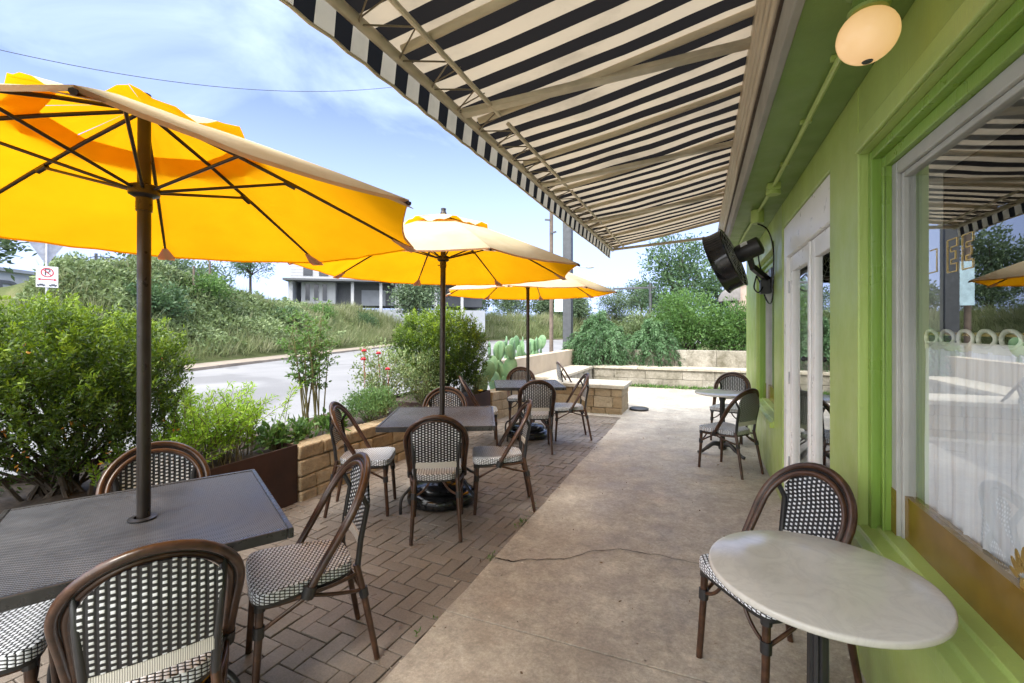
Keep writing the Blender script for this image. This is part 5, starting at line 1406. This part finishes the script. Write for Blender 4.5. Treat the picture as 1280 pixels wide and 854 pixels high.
m = MB(); m.box(5, 7.2, 3, 5, 9.9, 10.6, mat=Bm); m.box(14, 15.4, 3, 5, 9.9, 10.9, mat=Bm); m.build('roof_unit', M['alu'], b)
for x0 in (1.7, 2.7, 3.7):
    m = MB(); m.box(x0, x0+0.5, 1.12, 1.19, 3.5, 5.5, mat=Bm); m.build('window', M['darkpane'], b)
b = site('pale_building', (-58, 21, 0), 'pale building with a dark sign letter glimpsed at the left edge', 'building')
Bm = Matrix.Translation((-55.3, 15.97, -0.2)) @ Matrix.Rotation(R(118), 4, 'Z')
mb = MB(); mb.box(-12, 8.4, 0, 12, 0, 6.9, mat=Bm); mb.build('wall', M['siding'], b); mb = MB(); mb.box(-12.3, 8.7, -0.3, 12.3, 6.9, 7.2, mat=Bm); mb.build('roof', M['greysheet'], b)
# sign letter: a dark D
def text_mesh(name, txt, size, Mx, mat, parent, ext=0.01):
    cu = bpy.data.curves.new(name, 'FONT'); cu.body = txt; cu.size = size; cu.extrude = ext; cu.align_x = 'CENTER'; cu.align_y = 'CENTER'
    o = bpy.data.objects.new(name, cu); col.objects.link(o); me = bpy.data.meshes.new_from_object(o); bpy.data.objects.remove(o); bpy.data.curves.remove(cu)
    me.transform(Mx); me.materials.clear(); me.materials.append(mat); me.name = name; return link(name, me, parent)
up = Matrix.Rotation(PI/2, 4, 'X')
text_mesh('sign_letter', 'D', 3.3, Bm @ Matrix.Translation((5.35, -0.06, 4.85)) @ up, M['charcoal'], b, 0.05)

# no parking sign in front of the vines
SP = Vector((-17.25, 6.95, 0)); toward = Vector((0-SP.x, 0-SP.y, 0)).normalized(); yaw = math.atan2(toward.y, toward.x) + PI/2 + R(8)
b = site('parking_sign', (SP.x, SP.y, -0.05), 'white no parking sign on a thin post below the back of a triangular sign', 'sign')
Sm = Matrix.Translation((SP.x, SP.y, 0.08)) @ Matrix.Rotation(yaw, 4, 'Z')
mb = MB(); mb.tube([(SP.x, SP.y, -0.1), (SP.x, SP.y, 4.0)], 0.032, n=10); mb.build('post', M['alu'], b, smooth=40)
mb = MB(); mb.box(-0.225, 0.225, -0.045, -0.035, 2.62, 3.22, mat=Sm); mb.build('panel', M['signwhite'], b, bevel=0.003)
def flat(pts): return [Sm @ Vector((x, -0.049, z)) for x, z in pts]
mb = MB(); n = 28; vs = []; cz = 3.045
for k in range(n):
    a = 2*PI*k/n
    vs += [Sm @ Vector((0.135*math.cos(a), -0.050, cz+0.135*math.sin(a))), Sm @ Vector((0.110*math.cos(a), -0.050, cz+0.110*math.sin(a)))]
mb.add(vs, [(2*k, 2*k+1, (2*k+3) % (2*n), (2*k+2) % (2*n)) for k in range(n)])
mb.add([Sm @ Vector((x, -0.051, cz+z)) for x, z in ((-0.10, 0.085), (-0.085, 0.10), (0.10, -0.085), (0.085, -0.10))], [(0, 1, 2, 3)])
mb.add([Sm @ Vector((x, -0.050, 2.845+z)) for x, z in ((-0.20, 0), (-0.14, 0.04), (-0.14, 0.013), (0.14, 0.013), (0.14, 0.04), (0.20, 0), (0.14, -0.04), (0.14, -0.013), (-0.14, -0.013), (-0.14, -0.04))], [tuple(range(10))])
mb.build('prohibition_mark', M['signred'], b)
text_mesh('letter_mark', 'P', 0.27, Sm @ Matrix.Translation((0, -0.0475, cz)) @ up, M['charcoal'], b, 0.001)
for x0 in (-0.14, 0.10):
    mb = MB(); mb.box(x0-0.07, x0+0.10, -0.050, -0.047, 2.665, 2.70, mat=Sm); mb.box(x0-0.02, x0+0.06, -0.050, -0.047, 2.70, 2.72, mat=Sm); mb.box(x0-0.05, x0-0.02, -0.050, -0.047, 2.65, 2.665, mat=Sm); mb.box(x0+0.05, x0+0.08, -0.050, -0.047, 2.65, 2.665, mat=Sm)
    mb.build('vehicle_mark', M['charcoal'], b)
mb = MB(); mb.add([Sm @ Vector(p) for p in ((0, 0.04, 3.25), (0.46, 0.04, 4.05), (-0.46, 0.04, 4.05), (0, 0.048, 3.25), (0.46, 0.048, 4.05), (-0.46, 0.048, 4.05))], [(0, 1, 2), (5, 4, 3), (0, 3, 4, 1), (1, 4, 5, 2), (2, 5, 3, 0)])
mb.build('triangle_back', M['alu'], b)

b = site('steel_post', (-3.77, 13.6, 0), 'thick dark square steel post rising behind the weeping bush', 'post')
mb = MB(); mb.box(-3.90, -3.64, 13.47, 13.73, -0.2, 6.2); mb.build('shaft', M['darkmetal'], b, bevel=0.008)
mb = MB(); mb.box(-4.17, -3.90, 13.50, 13.53, 2.05, 3.05); mb.build('sign_panel', M['bluesign'], b)
b = site('utility_pole', (-5.0, 15.8, 0), 'weathered timber utility pole with small brackets beyond the road', 'pole')
mb = MB(); mb.tube([(-5.0, 15.8, -0.2), (-5.0, 15.8, 7.6)], [0.078, 0.065], n=10); mb.build('shaft', M['wood_pole'], b, smooth=40)
mb = MB(); 
for z, dx in ((5.45, -0.22), (4.98, 0.2)): mb.bar((-5.0, 15.75, z), (-5.0+dx, 15.73, z+0.03), 0.05, 0.06)
mb.build('bracket', M['darkmetal'], b)
b = site('street_lamp', (-24.6, 87.2, 2.5), 'slim street lamp with a curved arm seen between umbrella and awning', 'street lamp')
mb = MB(); mb.tube([(-24.6, 87.2, 2), (-24.6, 87.2, 11.0)], [0.20, 0.13], n=8); mb.tube(curve([(-24.6, 87.2, 10.9), (-23.8, 87.6, 12.9), (-22.4, 88.2, 13.7), (-20.8, 88.8, 13.8)], 6), 0.085, n=6); mb.build('pole', M['alu'], b, smooth=60)
mb = MB(); mb.sphere((-20.2, 89.0, 13.75), 0.85, 0.4, 0.19, 12, 6); mb.build('lamp_head', M['alu'], b, smooth=60)
b = site('mast_arm', (-2.45, 25.0, 0), 'dark steel post with one long horizontal arm in front of the tall tree', 'post')
mb = MB(); mb.tube([(-2.45, 25.0, -0.2), (-2.45, 25.0, 3.95)], 0.085, n=10); mb.build('post', M['darkmetal'], b, smooth=40)
mb = MB(); mb.box(-4.4, -2.2, 24.96, 25.04, 3.66, 3.76); mb.build('arm', M['darkmetal'], b, bevel=0.01)
# fence on the bank in front of the white building
f = site('metal_fence', (-25, 33, 2), 'thin black metal rail fence with posts on top of the bank', 'fence')
mb = MB(); pts = []
for k in range(24):
    s = 20 + k*2.4; x, y, _ = rd(s, 22.3); z = bank(s, 22.3); pts.append((x, y, z))
    m = MB(); m.box(x-0.05, x+0.05, y-0.05, y+0.05, z-0.2, z+1.25); m.build('post', M['charcoal'], f)
for a, b_ in zip(pts, pts[1:]):
    for dz in (0.35, 1.1): mb.bar((a[0], a[1], a[2]+dz), (b_[0], b_[1], b_[2]+dz), 0.04, 0.04)
mb.build('rails', M['charcoal'], f)
for i, (s, p, hh, lab) in enumerate(((27.5, 20.0, 2.3, 'thin dark pole on the bank left of the white building'), (25.5, 19.5, 1.9, 'short dark stake on the bank right of the vines'))):
    x, y, _ = rd(s, p); z = bank(s, p); m = MB(); m.tube([(x, y, z-0.2), (x, y, z+hh)], 0.06, n=8); tag(m.build('bank_pole', M['wood_pole'], smooth=40), lab, 'pole')
# neighbour's house past the corner
b = site('neighbour_house', (2.6, 19, 0), 'pinkish neighbouring house with grey awning and dark door past the green corner', 'house')
M['pinkwall'] = mat_plain('pinkish render', (0.50, 0.38, 0.33), 0.9, var=0.1); M['greyfelt'] = mat_plain('grey awning cloth', (0.17, 0.16, 0.155), 0.8)
mb = MB(); mb.box(1.30, 6, 18.8, 26, -0.2, 3.3); mb.build('wall', M['pinkwall'], b)
mb = MB(); mb.box(1.295-0.01, 1.30, 19.3, 20.3, 0, 2.6); mb.box(1.55, 2.4, 18.78, 18.80, 0, 2.7); mb.build('door', M['charcoal'], b)
mb = MB(); vs = []; fs = []
for i in range(11):
    for j in range(6):
        a = PI*i/10; e = j/5*PI/2; vs.append((1.32-0.72*math.cos(e)*math.sin(a)*1.0, 18.9-0.9*math.cos(a)+0.3, 2.55+0.62*math.sin(e)))
for i in range(10):
    for j in range(5): k = i*6+j; fs.append((k, k+1, k+7, k+6))
mb.add(vs, fs); mb.build('door_awning', M['greyfelt'], b, smooth=60)
mb = MB(); mb.box(1.1, 6.2, 18.6, 26.2, 3.3, 3.5); mb.build('roof', M['greyfelt'], b)
# overhead wire
P = [Vector((-46+32*k_, 4+58*k_, 18.9+33.5*(k_-0.13)**2)) for k_ in [i*0.02 for i in range(43)]]
mb = MB(); mb.tube(P, 0.024, n=5); tag(mb.build('overhead_wire', M['darkmetal']), 'single sagging overhead wire crossing the blue sky', 'wire')
# a few dropped things
mb = MB(); vs = []
for i in range(9):
    k = i/8; w_ = 0.011*math.sin(PI*min(1, k*0.9+0.08))
    vs += [(-0.285+0.075*k, 1.835+0.03*k-w_, 0.012+0.010*math.sin(k*3)), (-0.285+0.075*k-0.004, 1.835+0.03*k+w_, 0.016+0.012*math.sin(k*3))]
mb.add(vs, [(2*i, 2*i+2, 2*i+3, 2*i+1) for i in range(8)]); tag(mb.build('fallen_leaf', M['lf_orange'], solid=0.001), 'single curled brown leaf on the bare concrete in the foreground', 'leaf')

# ------------------------------------------------------------------ light
SUN_EL, SUN_AZ = R(50), R(188)                                          # azimuth from +Y towards +X: behind the camera
wd = bpy.data.worlds.new('World'); scene.world = wd; wd.use_nodes = True; nt = wd.node_tree; nt.nodes.clear()
out = nt.nodes.new('ShaderNodeOutputWorld'); bg = nt.nodes.new('ShaderNodeBackground'); sky = nt.nodes.new('ShaderNodeTexSky')
sky.sky_type = 'NISHITA'; sky.sun_disc = False; sky.sun_elevation = SUN_EL; sky.sun_rotation = SUN_AZ; sky.air_density = 1.0; sky.dust_density = 1.2; sky.ozone_density = 3.0
tc = nt.nodes.new('ShaderNodeTexCoord'); mp = nt.nodes.new('ShaderNodeMapping'); mp.inputs['Scale'].default_value = (1, 1, 2.6)
nz_ = nt.nodes.new('ShaderNodeTexNoise'); nz_.inputs['Scale'].default_value = 2.3; nz_.inputs['Detail'].default_value = 8; nz_.inputs['Roughness'].default_value = 0.55; nz_.inputs['Distortion'].default_value = 0.5
nt.links.new(tc.outputs['Generated'], mp.inputs[0]); nt.links.new(mp.outputs[0], nz_.inputs['Vector'])
rp = nt.nodes.new('ShaderNodeValToRGB'); rp.color_ramp.elements[0].position = 0.33; rp.color_ramp.elements[1].position = 0.68
rp.color_ramp.elements[0].color = (0, 0, 0, 1); rp.color_ramp.elements[1].color = (0.85, 0.85, 0.85, 1); nt.links.new(nz_.outputs['Fac'], rp.inputs[0])
sx = nt.nodes.new('ShaderNodeSeparateXYZ'); nt.links.new(tc.outputs['Generated'], sx.inputs[0])
hr = nt.nodes.new('ShaderNodeMapRange'); hr.inputs[1].default_value = 0.0; hr.inputs[2].default_value = 0.62; hr.inputs[3].default_value = 0.95; hr.inputs[4].default_value = 0.0; hr.interpolation_type = 'SMOOTHSTEP'
nt.links.new(sx.outputs[2], hr.inputs[0])
mx_ = nt.nodes.new('ShaderNodeMath'); mx_.operation = 'MAXIMUM'; nt.links.new(rp.outputs[0], mx_.inputs[0]); nt.links.new(hr.outputs[0], mx_.inputs[1])
mc = nt.nodes.new('ShaderNodeMix'); mc.data_type = 'RGBA'; nt.links.new(mx_.outputs[0], mc.inputs[0]); nt.links.new(sky.outputs[0], mc.inputs[6]); mc.inputs[7].default_value = (5.9, 6.9, 9.2, 1)
# extra bright sky added overhead, out of view, to light the shaded terrace
ov = nt.nodes.new('ShaderNodeMapRange'); ov.interpolation_type = 'SMOOTHSTEP'
for k_, x_ in ((1, 0.58), (2, 0.80), (3, 0.0), (4, 1.0)): ov.inputs[k_].default_value = x_
nt.links.new(sx.outputs[2], ov.inputs[0])
dt = nt.nodes.new('ShaderNodeVectorMath'); dt.operation = 'DOT_PRODUCT'; nt.links.new(tc.outputs['Generated'], dt.inputs[0])
dt.inputs[1].default_value = (math.sin(SUN_AZ)*math.cos(SUN_EL), math.cos(SUN_AZ)*math.cos(SUN_EL), math.sin(SUN_EL))
au = nt.nodes.new('ShaderNodeMapRange'); au.interpolation_type = 'SMOOTHSTEP'                     # sky round the sun brightened too, added fill from behind the camera
for k_, x_ in ((1, 0.30), (2, 0.80), (3, 0.0), (4, 1.0)): au.inputs[k_].default_value = x_
nt.links.new(dt.outputs['Value'], au.inputs[0])
om = nt.nodes.new('ShaderNodeMath'); om.operation = 'MAXIMUM'; nt.links.new(ov.outputs[0], om.inputs[0]); nt.links.new(au.outputs[0], om.inputs[1])
m2_ = nt.nodes.new('ShaderNodeMix'); m2_.data_type = 'RGBA'; nt.links.new(om.outputs[0], m2_.inputs[0]); tint = nt.nodes.new('ShaderNodeMix'); tint.data_type = 'RGBA'; tint.blend_type = 'MULTIPLY'; tint.inputs[0].default_value = 1.0; tint.inputs[7].default_value = (1.08, 1.14, 1.40, 1)
nt.links.new(mc.outputs[2], tint.inputs[6]); nt.links.new(tint.outputs[2], m2_.inputs[6]); m2_.inputs[7].default_value = (28.5, 28.8, 29.1, 1)
nt.links.new(m2_.outputs[2], bg.inputs[0]); bg.inputs[1].default_value = 0.055; nt.links.new(bg.outputs[0], out.inputs[0])
sd = bpy.data.lights.new('sun', 'SUN'); sd.energy = 1.5; sd.angle = R(14); sd.color = (1.0, 0.93, 0.82)
so = bpy.data.objects.new('sun', sd); col.objects.link(so)
sv = Vector((math.sin(SUN_AZ)*math.cos(SUN_EL), math.cos(SUN_AZ)*math.cos(SUN_EL), math.sin(SUN_EL)))
so.rotation_euler = sv.to_track_quat('Z', 'Y').to_euler(); so.location = (8, -4, 14)

# ------------------------------------------------------------------ camera
cam = bpy.data.cameras.new('camera'); co = bpy.data.objects.new('camera', cam); col.objects.link(co); scene.camera = co
cam.sensor_width = 36; cam.lens = 16.03; cam.shift_y = -15/1280; cam.clip_start = 0.02; cam.clip_end = 2000
co.location = (0, 0, 1.5); co.rotation_euler = (R(90), 0, R(22.49))
scene.view_settings.view_transform = 'Standard'; scene.view_settings.look = 'None'; scene.view_settings.gamma = 1; scene.view_settings.use_curve_mapping = False
scene.view_settings.exposure = 1.6
scene.cycles.use_denoising = True; scene.cycles.max_bounces = 10; scene.cycles.diffuse_bounces = 5; scene.cycles.transparent_max_bounces = 12; scene.cycles.sample_clamp_indirect = 6.0
